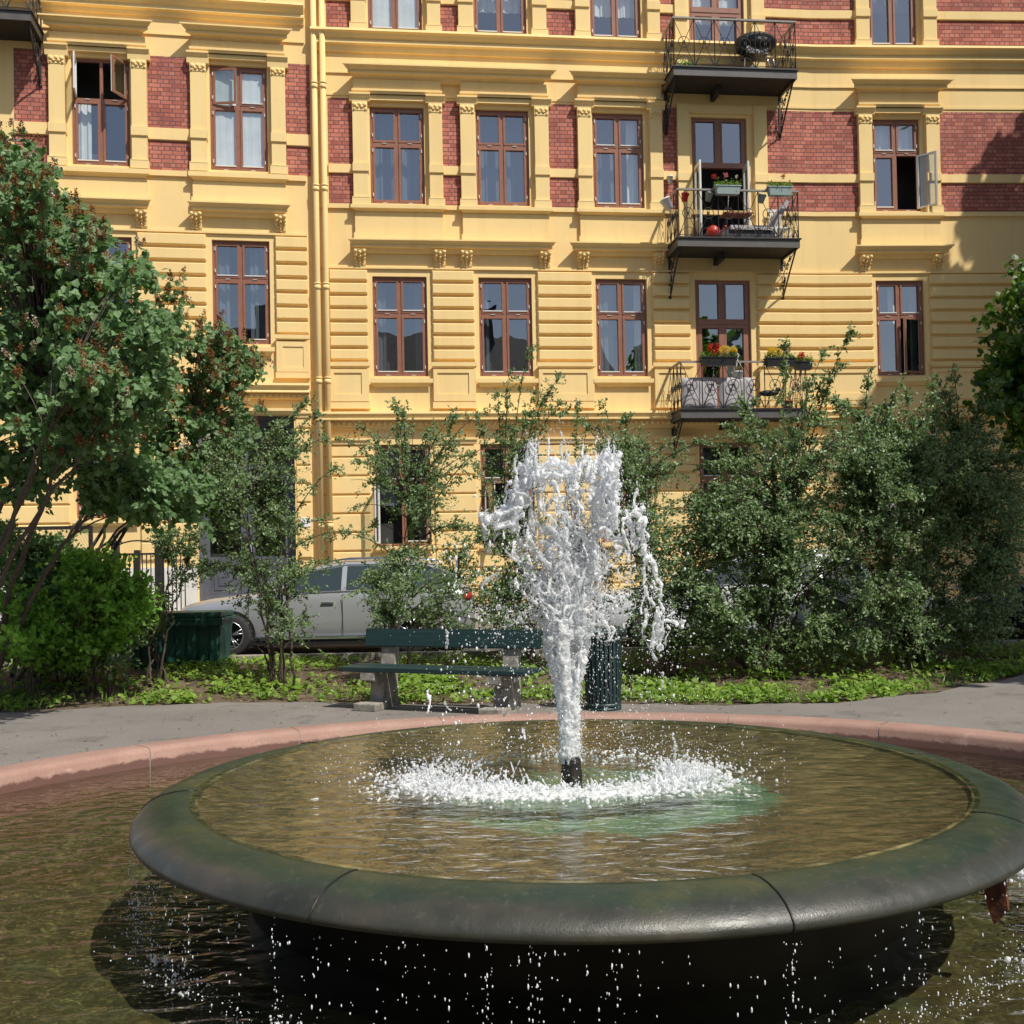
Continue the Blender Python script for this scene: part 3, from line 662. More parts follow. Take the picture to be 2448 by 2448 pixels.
# portal surround
b.fbox(-7.10, -6.93, 1.6, 4.93, -.01, .09); b.fbox(-4.83, -4.80, .3, 4.93, -.01, .07); b.mould(-7.15, -4.76, [(5.06, 0), (5.06, .16), (5.0, .16), (4.97, .12), (4.93, .10), (4.93, 0)], 0, True)
b.build('wall', M['stucco'], A)
q = FB(); q.fbox(UL, -6.95, .1, 1.60, -.02, .10); q.fbox(-4.82, -4.36, .1, .9, -.02, .08); q.build('plinth', M['plinth'], A)
q = FB(); q.fbox(UB[0]+.02, 15, .1, .62, -.02, .08); q.build('plinth', M['plinth'], B)
for (a, e) in ((-10.62, -9.90), (-7.87, -6.96), (-4.91, UB[0]-.02)):
    brick_panel(A, a, e, 11.22, 12.81); brick_panel(A, a, e, 10.29, 10.95)
    q = FB(); q.block(a-.01, e+.01, 10.95, 11.22, .05, .01); q.build('string_course', M['stucco2'], A)
q = FB(); q.mould(UL, UB[0]-.13, [(14.10, 0), (14.07, .26), (14.01, .28), (13.98, .22), (13.92, .18), (13.87, .13), (13.83, .15), (13.79, .15), (13.77, .07), (13.68, .04), (13.68, 0)], 0, False); q.build('string_course', M['stucco2'], A)
q = FB(); q.mould(UL, UB[0]-.13, [(5.62, 0), (5.60, .27), (5.55, .28), (5.52, .22), (5.46, .20), (5.42, .24), (5.40, .24), (5.39, .13), (5.29, .11), (5.27, .07), (5.27, 0)], 0, False); q.build('string_course', M['stucco2'], A)
q = FB(); u = -9.5
while u < -4.5:
    q.fball(u, 5.335, .14, .046, (1, .8, 1.25)); q.fball(u+.065, 5.335, .14, .014, (1, 1, 3.4)); u += .13
q.build('egg_ornament', M['stucco2'], A)
for (pa, pb) in (((-9.89, -9.56), (-8.19, -7.87)), ((-6.95, -6.62), (-5.22, -4.91))):
    for p_ in (pa, pb): pilaster(A, *p_, 10.27, 10.98, 11.19, 12.47, 12.65, 12.89)
    a, e = pa[0]+.02, pb[1]-.02
    q = FB(); q.fbox(a, e, 12.89, 13.16, -.01, .14); q.mould(a-.03, e+.03, [(13.0, .13), (12.99, .19), (12.94, .19), (12.93, .16), (12.89, .15), (12.89, 0)], 0, False)
    q.fbox(pa[1]+.05, pb[0]-.05, 12.79, 12.89, -.01, .10); q.build('frieze', M['stucco'], A)
    q = FB(); q.mould(a-.2, e+.2, cornice_prof(13.15, 13.42, .38), 0, True); q.build('cornice', M['stucco2'], A)
    q = FB(); q.mould(a-.08, e+.08, step_prof(10.05, 10.24, .20), 0, True); q.build('window_sill', M['stucco2'], A)
    q = FB(); q.fbox(a, e, 9.55, 10.05, -.01, .10); q.fbox(a-.03, e+.03, 9.55, 9.70, 0, .125); q.build('apron', M['stucco'], A)
    q = FB(); q.mould(a-.12, e+.12, cornice_prof(9.30, 9.56, .30), 0, True); q.build('cornice', M['stucco2'], A)
    console(A, pa[0]-.05, pa[0]+.22, 9.00, 9.35); console(A, pb[1]-.28, pb[1]-.01, 9.00, 9.35)
for c in cA+[cA0]:
    q = FB(); q.mould(c[0]-.09, c[1]+.09, step_prof(6.24, 6.42, .13), 0, True); q.build('window_sill', M['stucco2'], A)
q = FB(); q.mould(-9.55, -8.12, step_prof(2.50, 2.66, .13), 0, True); q.build('window_sill', M['stucco2'], A)
window(A, *cA[0], *zB2, openings=((0, 1.45, 1), (1, 1.1, 1)), curtain=[cw(-9.38, -9.1, 10.35, 11.8)], tfrac=.385)
window(A, *cA[1], *zB2, openings=((0, .22, 0),), curtain=[cw(-6.5, -5.36, 10.36, 12.65, 'curtain', -.128)], tfrac=.385)
window(A, *cA[0], *zC2); window(A, *cA[1], *zC2, curtain=[cw(-6.5, -6.2, 6.5, 8.8, 'curtainB'), cw(-5.75, -5.4, 6.5, 8.8, 'curtainB')])
window(A, *cA[0], *zA2); window(A, *cA[1], *zA2)
window(A, *cA[0], *zD2, curtain=[cw(-9.3, -8.9, 2.7, 3.3)])
window(A, *cA0, *zC2); window(A, *cA0, 2.68, 4.86); window(A, *cA0, 9.9, 12.7)
balcony(A, -12.9, -10.02, 12.95, 14.35, 12.0, k=0); balcony(A, -12.9, -10.02, 9.05, 10.45, 8.1, k=0)
downpipe(A, -4.26, .16)
# grey street door
f = FB(); u0, u1, z0, z1 = door; D0, D1 = -.30, -.22
f.fbox(u0, u0+.09, z0, z1, -.32, -.18); f.fbox(u1-.09, u1, z0, z1, -.32, -.18); f.fbox(u0+.09, u1-.09, z1-.09, z1, -.32, -.18); f.fbox(u0+.09, u1-.09, 3.75, 3.87, -.32, -.17)
uc = (u0+u1)/2
pn = FB()
for (a, e) in ((u0+.09, uc-.012), (uc+.012, u1-.09)):
    f.fbox(a, a+.14, z0, 3.75, D0, D1); f.fbox(e-.14, e, z0, 3.75, D0, D1)
    for p_, q_ in ((z0, z0+.22), (1.62, 1.80), (3.55, 3.75)): f.fbox(a+.14, e-.14, p_, q_, D0, D1-.002)
    f.fbox(a+.14, e-.14, z0+.22, 1.62, D0, D1-.03); f.fbox(a+.22, e-.22, z0+.32, 1.52, D0, D1-.012)
    f.fbox(a+.32, e-.32, z0+.42, 1.42, D0, D1+.004)
    pn.fquad([(a+.14, 1.80, -.26), (e-.14, 1.80, -.26), (e-.14, 3.55, -.26), (a+.14, 3.55, -.26)], 0)
    pn.fquad([(a, 3.87, -.26), (e, 3.87, -.26), (e, z1-.09, -.26), (a, z1-.09, -.26)], 0)
f.fbox(uc-.03, uc+.03, 3.87, z1-.09, -.31, -.2)
d_ = f.build('street_door', M['greydoor'], A); pn.build('pane', M['glass'], d_)
q = FB(); q.fbox(uc+.05, uc+.08, 1.9, 2.15, -.22, -.16); q.build('handle', M['metalstrip'], d_)
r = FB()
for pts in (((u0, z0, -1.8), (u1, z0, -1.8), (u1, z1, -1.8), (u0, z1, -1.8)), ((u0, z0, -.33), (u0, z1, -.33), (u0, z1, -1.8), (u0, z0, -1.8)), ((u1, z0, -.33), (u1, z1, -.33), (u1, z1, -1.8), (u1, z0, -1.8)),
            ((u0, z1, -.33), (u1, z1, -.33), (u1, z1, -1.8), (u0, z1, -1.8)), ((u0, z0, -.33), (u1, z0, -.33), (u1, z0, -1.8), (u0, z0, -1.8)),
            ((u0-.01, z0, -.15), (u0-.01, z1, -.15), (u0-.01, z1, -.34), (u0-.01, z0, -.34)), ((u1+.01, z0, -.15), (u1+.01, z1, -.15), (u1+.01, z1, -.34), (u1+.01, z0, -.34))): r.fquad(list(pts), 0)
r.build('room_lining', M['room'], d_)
q = FB(); q.fbox(u0-.1, u1+.1, .1, .45, 0, .75); q.fbox(u0-.05, u1+.05, .45, .74, -.3, .4); q.build('door_step', M['concrete'], A)
# house number plate
M['plate'] = mat('enamel_plate', (.80, .80, .80), .3)
M['plateink'] = mat('black_enamel', (.02, .02, .025), .4)
q = FB(); q.fbox(-4.72, -4.50, 2.44, 2.64, .05, .07); pl = q.build('house_number_plate', M['plate'], A)
tx = bpy.data.curves.new('n', 'FONT'); tx.body = '21'; tx.size = .14; tx.extrude = .002; tx.align_x = 'CENTER'; tx.align_y = 'CENTER'
to = bpy.data.objects.new('tmp', tx); COL.objects.link(to); bpy.context.view_layer.update()
me = bpy.data.meshes.new_from_object(to.evaluated_get(bpy.context.evaluated_depsgraph_get())); bpy.data.objects.remove(to)
nb = FB(); nb.add([P(-4.61+v.co.x, 2.54+v.co.y, .073+v.co.z, 0) for v in me.vertices], [tuple(p.vertices) for p in me.polygons])
nb.build('digits', M['plateink'], pl)

# ======================================================================= ground, path, road
CX, CY = .28, 5.15                        # fountain centre
def gz(x, y):
    t = min(1, max(0, (y-12.6)/2.2)); return .20*t*t*(3-2*t)
M['soil'] = varied('soil', (.075, .05, .032), (.16, .115, .075), 5, .95, .8, 40, .02, lo=.35, hi=.7)
g = MB(); xs = list(np.linspace(-16, 16, 81)); ys = [-9, 0, 6, 10, 11]+list(np.linspace(12, 16, 17))
xs = [-300, -80, -30]+xs+[30, 80, 300]; ys = [-300, -60, -25]+ys
hole = lambda x, y: math.hypot(x-CX, y-CY) < 4.35
vs = [(x, y, gz(x, y)-.012 if abs(x) < 290 else 0) for y in ys for x in xs]
# ring cut-out for the basin: push a disc of the sheet below the pool floor
n = len(xs)
fs = [(j*n+i, j*n+i+1, (j+1)*n+i+1, (j+1)*n+i) for j in range(len(ys)-1) for i in range(n-1)]
def near(f): return min(math.hypot(vs[i][0]-CX, vs[i][1]-CY) for i in f) < 6.2 and max(vs[i][1] for i in f) <= 11.01
g2 = MB(); g2.add(vs, [f for f in fs if not (max(vs[i][1] for i in f) <= 10.01 and min(vs[i][1] for i in f) >= -9 and min(abs(vs[i][0]-CX) for i in f) < 5.2)])
# patch between the rim and the grid cells left out
R0 = 4.5; pv = []; pf = []; K = 96
for k in range(K):
    a = 2*math.pi*k/K; c, s = math.cos(a), math.sin(a); pv.append((CX+R0*c, CY+R0*s, -.012))
    xr = 5.6; yr0, yr1 = -9-CY, 10-CY
    t = min(xr/abs(c) if abs(c) > 1e-6 else 1e9, (yr1 if s > 0 else -yr0)/abs(s) if abs(s) > 1e-6 else 1e9)
    pv.append((CX+t*c, CY+t*s, -.016))
for k in range(K): j = (k+1) % K; pf.append((2*k, 2*j, 2*j+1, 2*k+1))
g2.add(pv, pf)
g2.build('ground', M['soil'], kind='structure')
def asphalt(name, c1, c2):
    m = mat(name, c1, .9, spec=.25); v = coords(m)
    a = ramp(m, noise(m, v, .7, 5, .6), [(.3, c1), (.7, c2)]); sp = noise(m, v, 160, 2)
    c = mix(m, ramp(m, sp, [(.35, 0), (.7, 1)]), mix(m, 1, a, (.72, .72, .72), 'MULTIPLY'), mix(m, 1, a, (1.3, 1.3, 1.3), 'MULTIPLY'))
    c = mix(m, ramp(m, noise(m, v, 1.7, 5, .7), [(.56, 0), (.64, .45)]), c, (.10, .09, .08))
    L(m, c, bsdf(m).inputs['Base Color']); bump(m, mix(m, .5, sp, noise(m, v, 30, 4)), .6, .006); return m
M['path'] = asphalt('path_asphalt', (.185, .168, .150), (.235, .215, .195)); M['road'] = asphalt('road_asphalt', (.07, .068, .066), (.10, .097, .093))
# path: between basin rim and the planting edge
edge = [(-40, 10.6), (-16, 11.2), (-9, 11.7), (-5.7, 12.25), (-4.2, 12.7), (-2.7, 12.75), (-1.4, 12.35), (0, 12.15), (1.1, 12.0), (2.2, 11.75), (3.4, 11.75), (4.6, 12.4), (5.4, 12.95), (6.3, 13.5), (8.5, 15.0), (14, 16), (40, 16)]
def edge_y(x):
    for (a, p), (b_, q) in zip(edge[:-1], edge[1:]):
        if a <= x <= b_: return p+(q-p)*(x-a)/(b_-a)
    return 16
pm = MB(); vs = []; K = 240
for k in range(K):
    a = 2*math.pi*k/K; c, s = math.cos(a), math.sin(a)
    vs.append((CX+4.45*c, CY+4.45*s, .0))
    # march outwards to the planting edge
    t = 4.6
    while t < 34:
        x, y = CX+t*c, CY+t*s
        if y > edge_y(x)+.05*math.sin(x*5)+.03*math.sin(x*13): break
        t += .03
    x, y = CX+t*c, CY+t*s; m_ = 8
    for i in range(1, m_+1):
        tt = 4.45+(t-4.45)*i/m_; X, Y = CX+tt*c, CY+tt*s; vs.append((X, Y, gz(X, Y)+.002))
m_ = 9
pm.add(vs, [(k*m_+i, ((k+1) % K)*m_+i, ((k+1) % K)*m_+i+1, k*m_+i+1) for k in range(K) for i in range(m_-1)])
pm.build('path', M['path'], kind='structure')
# kerb, road and far pavement
q = MB(); 
for i in range(-30, 31): q.box(i*1.0+.004, i*1.0+.996, 15.85, 15.99, -.1, .30, bev=.012)
q.build('kerb', M['concrete'], kind='structure')
q = MB(); q.box(-60, 60, 15.99, 60, -.2, .17); q.build('road', M['road'], kind='structure')
q = MB(); q.add([(-60, 21.8-6, .30), (60, 21.8+4.5, .30), (60, 60, .30), (-60, 60, .30), (-60, 15.8, .1), (60, 26.3, .1)], [(0, 1, 2, 3), (4, 5, 1, 0)])
tag(q.build('pavement', M['path']), kind='structure')

# ======================================================================= fountain basin
def rimmat():
    m = mat('pink_granite_rim', (.5, .26, .2), .75, spec=.4); v = coords(m)
    c = ramp(m, noise(m, v, 3, 5, .6), [(.3, (.31, .180, .140)), (.7, (.40, .255, .200))])
    c = mix(m, ramp(m, noise(m, v, 70, 3, .7), [(.35, .35), (.6, 0)]), c, (.24, .13, .10))
    c = mix(m, ramp(m, noise(m, v, 1.8, 6, .7), [(.60, 0), (.68, .6)]), c, (.56, .38, .32))
    t = N(m, 'ShaderNodeNewGeometry'); sx = N(m, 'ShaderNodeSeparateXYZ'); L(m, t.outputs['Position'], sx.inputs[0])
    ad = N(m, 'ShaderNodeMath', operation='MULTIPLY_ADD'); ad.inputs[1].default_value = .09; L(m, noise(m, v, 7, 5, .7), ad.inputs[0]); L(m, sx.outputs[2], ad.inputs[2])
    wet = ramp(m, ad.outputs[0], [(.205, 1), (.225, 0)]); c = mix(m, wet, c, (.13, .065, .048)); L(m, c, bsdf(m).inputs['Base Color'])
    L(m, ramp(m, wet, [(0, .8), (1, .25)]), bsdf(m).inputs['Roughness']); bump(m, noise(m, v, 90, 4), .35, .005); return m
M['rim'] = rimmat()
ZW = .115
F0 = empty('fountain_basin', (CX, CY, 0), label='wide round pool with a low pink stone rim round the copper bowl', cat='fountain')
q = MB(); nseg = 22
for k in range(nseg):
    a0 = 2*math.pi*(k+.25)/nseg+.0008; a1 = 2*math.pi*(k+1.25)/nseg-.0008
    q.lathe([(4.205, -.45), (4.205, .215), (4.222, .242), (4.25, .252), (4.44, .252), (4.475, .242), (4.49, .21), (4.49, -.1)], (CX, CY, 0), 10, 0, True, a0, a1)
q.build('rim', M['rim'], F0)
q = MB(); q.lathe([(4.209, -.45), (4.209, .212), (4.226, .238), (4.25, .248), (4.44, .248), (4.47, .238), (4.486, .21), (4.486, -.1)], (CX, CY, 0), 128); q.build('rim_joint', M['concrete'], F0)
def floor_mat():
    m = mat('algae_and_caustics_floor', (.08, .06, .03), .8, spec=.3); v = coords(m)
    a = ramp(m, noise(m, v, 17, 7, .72, 1.0), [(.30, (.020, .018, .009)), (.48, (.058, .050, .022)), (.62, (.135, .118, .052)), (.72, (.30, .265, .125))])  # algae mottling; fine pale specks are caustic light painted into the colour
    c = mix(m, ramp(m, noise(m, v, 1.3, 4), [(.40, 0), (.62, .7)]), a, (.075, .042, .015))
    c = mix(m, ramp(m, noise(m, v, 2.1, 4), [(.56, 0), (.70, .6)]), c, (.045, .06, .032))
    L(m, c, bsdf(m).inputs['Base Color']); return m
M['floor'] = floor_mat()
q = MB(); nr, na = 60, 220
vs = []
for i in range(nr+1):
    r_ = 1.3+(4.21-1.3)*i/nr
    for k in range(na):
        t = 2*math.pi*k/na; x, y = CX+r_*math.cos(t), CY+r_*math.sin(t)
        h = .030*mnoise.noise(Vector((x*5, y*5, 1)))+.022*mnoise.noise(Vector((x*13, y*13, 4)))+.010*mnoise.noise(Vector((x*30, y*30, 7))); vs.append((x, y, -.035+h*min(1, (4.23-r_)*6)))
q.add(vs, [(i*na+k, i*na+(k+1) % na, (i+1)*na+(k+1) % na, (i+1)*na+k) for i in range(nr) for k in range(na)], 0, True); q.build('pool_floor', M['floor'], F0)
def water_mat(name, tint, sc, st, ring=True, base=.0, dist=.02):
    m = bpy.data.materials.new(name); m.use_nodes = True; nt = m.node_tree; nt.nodes.clear()
    nn = nt.nodes.new; o = nn('ShaderNodeOutputMaterial'); mx = nn('ShaderNodeMixShader'); tr = nn('ShaderNodeBsdfTransparent'); tr.inputs[0].default_value = (*tint, 1)
    gl = nn('ShaderNodeBsdfGlossy'); gl.inputs['Roughness'].default_value = .03; gl.inputs['Color'].default_value = (1, 1, 1, 1)
    fr = nn('ShaderNodeFresnel'); fr.inputs[0].default_value = 1.34
    tc = nn('ShaderNodeTexCoord'); L_ = nt.links.new
    n1 = nn('ShaderNodeTexNoise'); n1.inputs['Scale'].default_value = sc; n1.inputs['Detail'].default_value = 3; n1.inputs['Distortion'].default_value = .4
    mp = nn('ShaderNodeMapping'); mp.inputs['Scale'].default_value = (.8, 1.25, 1); L_(tc.outputs['Object'], mp.inputs[0]); L_(mp.outputs[0], n1.inputs['Vector'])
    h = n1.outputs['Fac']
    if ring:
        wv = nn('ShaderNodeTexWave'); wv.wave_type = 'RINGS'; wv.rings_direction = 'Z'; wv.inputs['Scale'].default_value = 1.7; wv.inputs['Distortion'].default_value = 9; wv.inputs['Detail'].default_value = 2; wv.inputs['Detail Scale'].default_value = 1.2
        L_(tc.outputs['Object'], wv.inputs['Vector']); ad = nn('ShaderNodeMath'); ad.operation = 'MULTIPLY_ADD'; ad.inputs[1].default_value = .16; L_(wv.outputs['Fac'], ad.inputs[0]); L_(h, ad.inputs[2]); h = ad.outputs[0]
    bp = nn('ShaderNodeBump'); bp.inputs['Strength'].default_value = st; bp.inputs['Distance'].default_value = dist; L_(h, bp.inputs['Height'])
    L_(bp.outputs[0], gl.inputs['Normal']); L_(bp.outputs[0], fr.inputs['Normal'])
    L_(front_only(nt, fr.outputs[0], .06), mx.inputs[0]); L_(tr.outputs[0], mx.inputs[1]); L_(gl.outputs[0], mx.inputs[2]); L_(mx.outputs[0], o.inputs[0]); return m
M['water'] = water_mat('pool_water', (.80, .84, .72), 7, .85, dist=.026)
q = MB(); q.lathe([(4.205, 0), (3.2, 0), (2.2, 0), (1.45, 0)], (0, 0, 0), 96); wtr = q.build('water', M['water'], kind='structure'); wtr.location = (CX, CY, ZW)

# ---- bowl
def bowlmat():
    m = mat('wet_patinated_copper', (.03, .05, .03), .25, spec=.6); v = coords(m)
    g = N(m, 'ShaderNodeNewGeometry'); sx = N(m, 'ShaderNodeSeparateXYZ'); L(m, v, sx.inputs[0])
    base = ramp(m, noise(m, v, 2.4, 5, .6), [(.3, (.024, .026, .019)), (.5, (.042, .042, .030)), (.7, (.070, .058, .042))])
    # algae on the upper, always wet part of the lip
    ad = N(m, 'ShaderNodeMath', operation='MULTIPLY_ADD'); ad.inputs[1].default_value = .07; L(m, noise(m, v, 5, 5, .65), ad.inputs[0]); L(m, sx.outputs[2], ad.inputs[2])
    up = ramp(m, ad.outputs[0], [(.575, 0), (.598, 1)]); alg = ramp(m, noise(m, v, 3.1, 5, .65), [(.3, (.014, .030, .020)), (.5, (.024, .042, .024)), (.66, (.055, .062, .026)), (.78, (.12, .11, .05))])
    c = mix(m, up, base, alg); mpz = N(m, 'ShaderNodeMapping'); mpz.inputs['Scale'].default_value = (1, 1, .15); L(m, v, mpz.inputs[0]); c = mix(m, ramp(m, noise(m, mpz.outputs[0], 24, 5, .7), [(.56, 0), (.72, .35)]), c, (.13, .125, .105)); c = mix(m, ramp(m, noise(m, v, 120, 3, .7), [(.55, 0), (.75, .3)]), c, (.02, .02, .015)); L(m, c, bsdf(m).inputs['Base Color'])
    L(m, ramp(m, noise(m, v, 9, 4), [(.3, .27), (.7, .50)]), bsdf(m).inputs['Roughness'])
    bump(m, mix(m, .4, noise(m, v, 26, 4, .6), noise(m, v, 140, 3, .7)), .3, .008); return m
M['bowl'] = bowlmat()
def dishmat():
    m = mat('bowl_floor', (.1, .07, .03), .8, spec=.3); v = coords(m)
    mp = N(m, 'ShaderNodeMapping'); mp.inputs['Scale'].default_value = (.75, 1.2, 1); L(m, v, mp.inputs[0]); vv = mp.outputs[0]
    c = ramp(m, noise(m, vv, 10, 7, .66, .9), [(.30, (.022, .019, .013)), (.44, (.080, .064, .039)), (.56, (.150, .118, .070)), (.70, (.30, .245, .150))])
    c = mix(m, ramp(m, noise(m, v, 1.1, 4), [(.50, 0), (.72, .65)]), c, (.075, .052, .022))
    g = N(m, 'ShaderNodeSeparateXYZ'); L(m, v, g.inputs[0]); ln = N(m, 'ShaderNodeVectorMath', operation='LENGTH')
    mp2 = N(m, 'ShaderNodeMapping'); mp2.inputs['Location'].default_value = (-.12, .10, 0); mp2.inputs['Scale'].default_value = (.92, 1.05, 0); L(m, v, mp2.inputs[0]); L(m, mp2.outputs[0], ln.inputs[0])
    ad = N(m, 'ShaderNodeMath', operation='MULTIPLY_ADD'); ad.inputs[1].default_value = .5; L(m, noise(m, v, 4.5, 6, .65), ad.inputs[0]); L(m, ln.outputs['Value'], ad.inputs[2])
    te = ramp(m, ad.outputs[0], [(.92, 1), (1.0, 0)]); c = mix(m, te, c, ramp(m, noise(m, v, 6, 4), [(.3, (.06, .13, .10)), (.7, (.17, .30, .24))]))
    L(m, c, bsdf(m).inputs['Base Color']); return m
M['dish'] = dishmat()
BW = empty('fountain_bowl', (CX, CY, 0), label='broad shallow copper bowl with a rounded green patinated lip standing in the pool', cat='fountain bowl')
lipp = [(1.66, .52), (1.705, .564), (1.72, .570), (1.77, .573), (1.82, .569), (1.88, .556), (1.925, .536), (1.955, .512), (1.970, .492), (1.973, .478), (1.966, .465), (1.945, .456), (1.90, .452)]
q = MB(); q.lathe(lipp, (CX, CY, 0), 160); q.build('lip', M['bowl'], BW)
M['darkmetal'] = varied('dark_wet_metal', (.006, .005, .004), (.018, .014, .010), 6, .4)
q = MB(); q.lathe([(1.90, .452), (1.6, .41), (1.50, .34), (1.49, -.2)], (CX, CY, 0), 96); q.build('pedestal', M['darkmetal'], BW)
q = MB(); q.lathe([(1.71, .566), (1.695, .556), (1.60, .53), (1.4, .51), (.8, .485), (.06, .48), (.01, .48)], (CX, CY, 0), 96); q.build('dish', M['dish'], BW)
for k in range(8):
    a = rad(-118+k*43.5); q = MB(); c, s = math.cos(a), math.sin(a)
    q.tube([(CX+(r+.0015)*c, CY+(r+.0015)*s, z+.001) for r, z in lipp[2:-1]], .0032, 5); q.build('seam', M['darkmetal'], BW)
M['rust'] = varied('rusty_iron', (.045, .016, .009), (.17, .05, .02), 18, .8, .6, 60, .006, lo=.35, hi=.6)
for k, a in enumerate((rad(-36),)):
    c, s = math.cos(a), math.sin(a); q = MB()
    q.add([(CX+r*c-s*o_, CY+r*s+c*o_, z) for o_ in (-.014, .014) for r, z in ((1.86, .40), (1.79, .42), (1.79, .30), (1.82, .20), (1.87, .26))], [(0, 1, 2, 3, 4), (9, 8, 7, 6, 5), (0, 5, 6, 1), (1, 6, 7, 2), (2, 7, 8, 3), (3, 8, 9, 4), (4, 9, 5, 0)])
    q.build('support_bracket', M['rust'], BW)
M['water2'] = water_mat('bowl_water', (.86, .85, .70), 11, 1.0, False, dist=.013)
M['lime'] = varied('limescale_edge', (.045, .042, .025), (.30, .265, .17), 4, .8, lo=.46, hi=.66)
q = MB(); q.lathe([(1.700, .562), (1.700, .572), (1.710, .574), (1.714, .566)], (CX, CY, 0), 160); q.build('inner_edge', M['lime'], BW)
q = MB(); q.lathe([(1.735, 0), (1.3, 0), (.7, 0), (.01, 0)], (0, 0, 0), 96); wt2 = q.build('water', M['water2'], kind='structure'); wt2.location = (CX, CY, .5755)
NZ = (at(1078, 1448, CY).x, CY, 0)
q = MB(); q.lathe([(.0, .66), (.038, .66), (.042, .655), (.046, .63), (.046, .60), (.05, .59), (.052, .48)], NZ, 20); tag(q.build('nozzle', M['darkmetal'], BW))

# ======================================================================= the jet
def foam_mat():
    m = mat('white_water', (.97, .98, .99), .18, spec=.6); bsdf(m).inputs['Subsurface Weight'].default_value = .8; bsdf(m).inputs['Subsurface Radius'].default_value = (1, 1, 1); bsdf(m).inputs['Subsurface Scale'].default_value = .02; nt = m.node_tree
    t = N(m, 'ShaderNodeBsdfTranslucent'); t.inputs[0].default_value = (.88, .92, .95, 1)
    tr = N(m, 'ShaderNodeBsdfTransparent'); tr.inputs[0].default_value = (.98, .985, .99, 1)
    x = N(m, 'ShaderNodeMixShader'); x.inputs[0].default_value = .28; y = N(m, 'ShaderNodeMixShader')
    v = coords(m); nz = noise(m, v, 22, 4, .6); f = ramp(m, nz, [(.38, .04), (.72, .38)]); L(m, f, y.inputs[0])
    bump(m, noise(m, v, 110, 4, .75), .35, .008)
    L(m, bsdf(m).outputs[0], x.inputs[1]); L(m, t.outputs[0], x.inputs[2]); L(m, x.outputs[0], y.inputs[1]); L(m, tr.outputs[0], y.inputs[2])
    L(m, y.outputs[0], nt.nodes['Material Output'].inputs[0]); return m
M['foam'] = foam_mat()
M['drop'] = mat('water_drop', (.95, .97, 1), .06, spec=.9, Transmission_Weight=.28, IOR=1.33)
DJ = CY
def jp(px, py, dy=0.): return at(px, py, DJ+dy)       # a point of the jet seen at px,py, dy metres behind the jet's middle plane
def z2(zx, zy): return ((1100+.2847*zx)*1932/2448, (1050+.2847*zy)*1932/2448)
FROTH = True; mist = []
blobs = []   # (center, radius)
rj = random.Random(5)
def wob(t, s): return mnoise.noise(Vector((t, s*7.3, s*1.7)))
def strand(pts, r0, r1, dy0=0, dy1=0, jit=.012, step=.007, seed=None, breakup=0.0):
    """pts in photo pixels; a lumpy string of water"""
    sd_ = rj.random()*50 if seed is None else seed
    P3 = [jp(x, y, dy0+(dy1-dy0)*i/(len(pts)-1)) for i, (x, y) in enumerate(pts)]
    L_ = sum((P3[i+1]-P3[i]).length for i in range(len(P3)-1)); n = max(3, int(L_/step)); acc = 0
    for i in range(n+1):
        t = i/n*(len(P3)-1); k = min(int(t), len(P3)-2); f = t-k; p = P3[k].lerp(P3[k+1], f); s = i/n
        q = s*L_*14
        p = p+Vector((wob(q, sd_), wob(q, sd_+3), wob(q, sd_+6)))*jit*2
        r = (r0+(r1-r0)*s)*(.62+1.0*wob(q*2.6, sd_+9)+.5*rj.random())
        if breakup and wob(q*.9, sd_+12) < -breakup: continue
        if r > .0022: blobs.append((p, r))
        for _ in range(2):
            if rj.random() < .75: v = Vector((rj.gauss(0, 1), rj.gauss(0, 1), rj.gauss(0, 1.3))); mist.append((p+v*(.008+r*1.1), .0009+.0019*rj.random()**2, 1+rj.random()*.8))
        if r > .004 and FROTH:
            for _ in range(3):
                v = Vector((rj.gauss(0, 1), rj.gauss(0, 1), rj.gauss(0, 1.2))).normalized(); blobs.append((p+v*r*(.8+.9*rj.random()), max(.0026, r*(.2+.28*rj.random()))))
# column: bundle of twisting strands
for k in range(60):
    a = rj.random()*6.28; rr = rj.random()**.5
    o0 = 15*rr*math.cos(a); d0 = .034*rr*math.sin(a); sp = 1+.4*rj.random()
    strand([(1076+o0, 1438), (1075+o0*1.05, 1380), (1073+o0*1.25, 1320), (1071+o0*1.9*sp, 1262), (1070+o0*2.5*sp, 1210), (1072+o0*2.5*sp, 1165+40*rj.random())], .0095, .0085, d0, d0*2.6*sp, .010)
for k in range(10):
    a = k*.628; strand([(1076+13*math.cos(a), 1438), (1075+14*math.cos(a), 1350)], .013, .013, .028*math.sin(a), .03*math.sin(a), .003)
# lacy middle: net of strands fanning up out of the column
for k in range(115):
    x0 = 1072+rj.gauss(0, 16); y0 = 1215-rj.random()*60
    top = rj.random(); x1 = 1075+rj.gauss(0, 42)*(1+.4*top); y1 = 1190-rj.random()*260; dy = rj.gauss(0, .07)
    cx_ = (x0+x1)/2+rj.gauss(0, 26)
    strand([(x0, y0), (cx_, (y0+y1)/2+rj.gauss(0, 18)), (x1, y1)], .0075, .004, dy*.4, dy, .030, breakup=.22)
for k in range(150):   # short cross ligaments
    x0 = 1082+rj.gauss(0, 48); y0 = 1000+rj.random()*190; a = rj.random()*6.28; l = 12+rj.random()*32; dy = rj.gauss(0, .10)
    strand([(x0, y0), (x0+l*math.cos(a)*.6+rj.gauss(0, 6), y0+l*.5), (x0+l*math.cos(a), y0+l*abs(math.sin(a)))], .0045, .0055, dy, dy+.03, .022, breakup=.35)
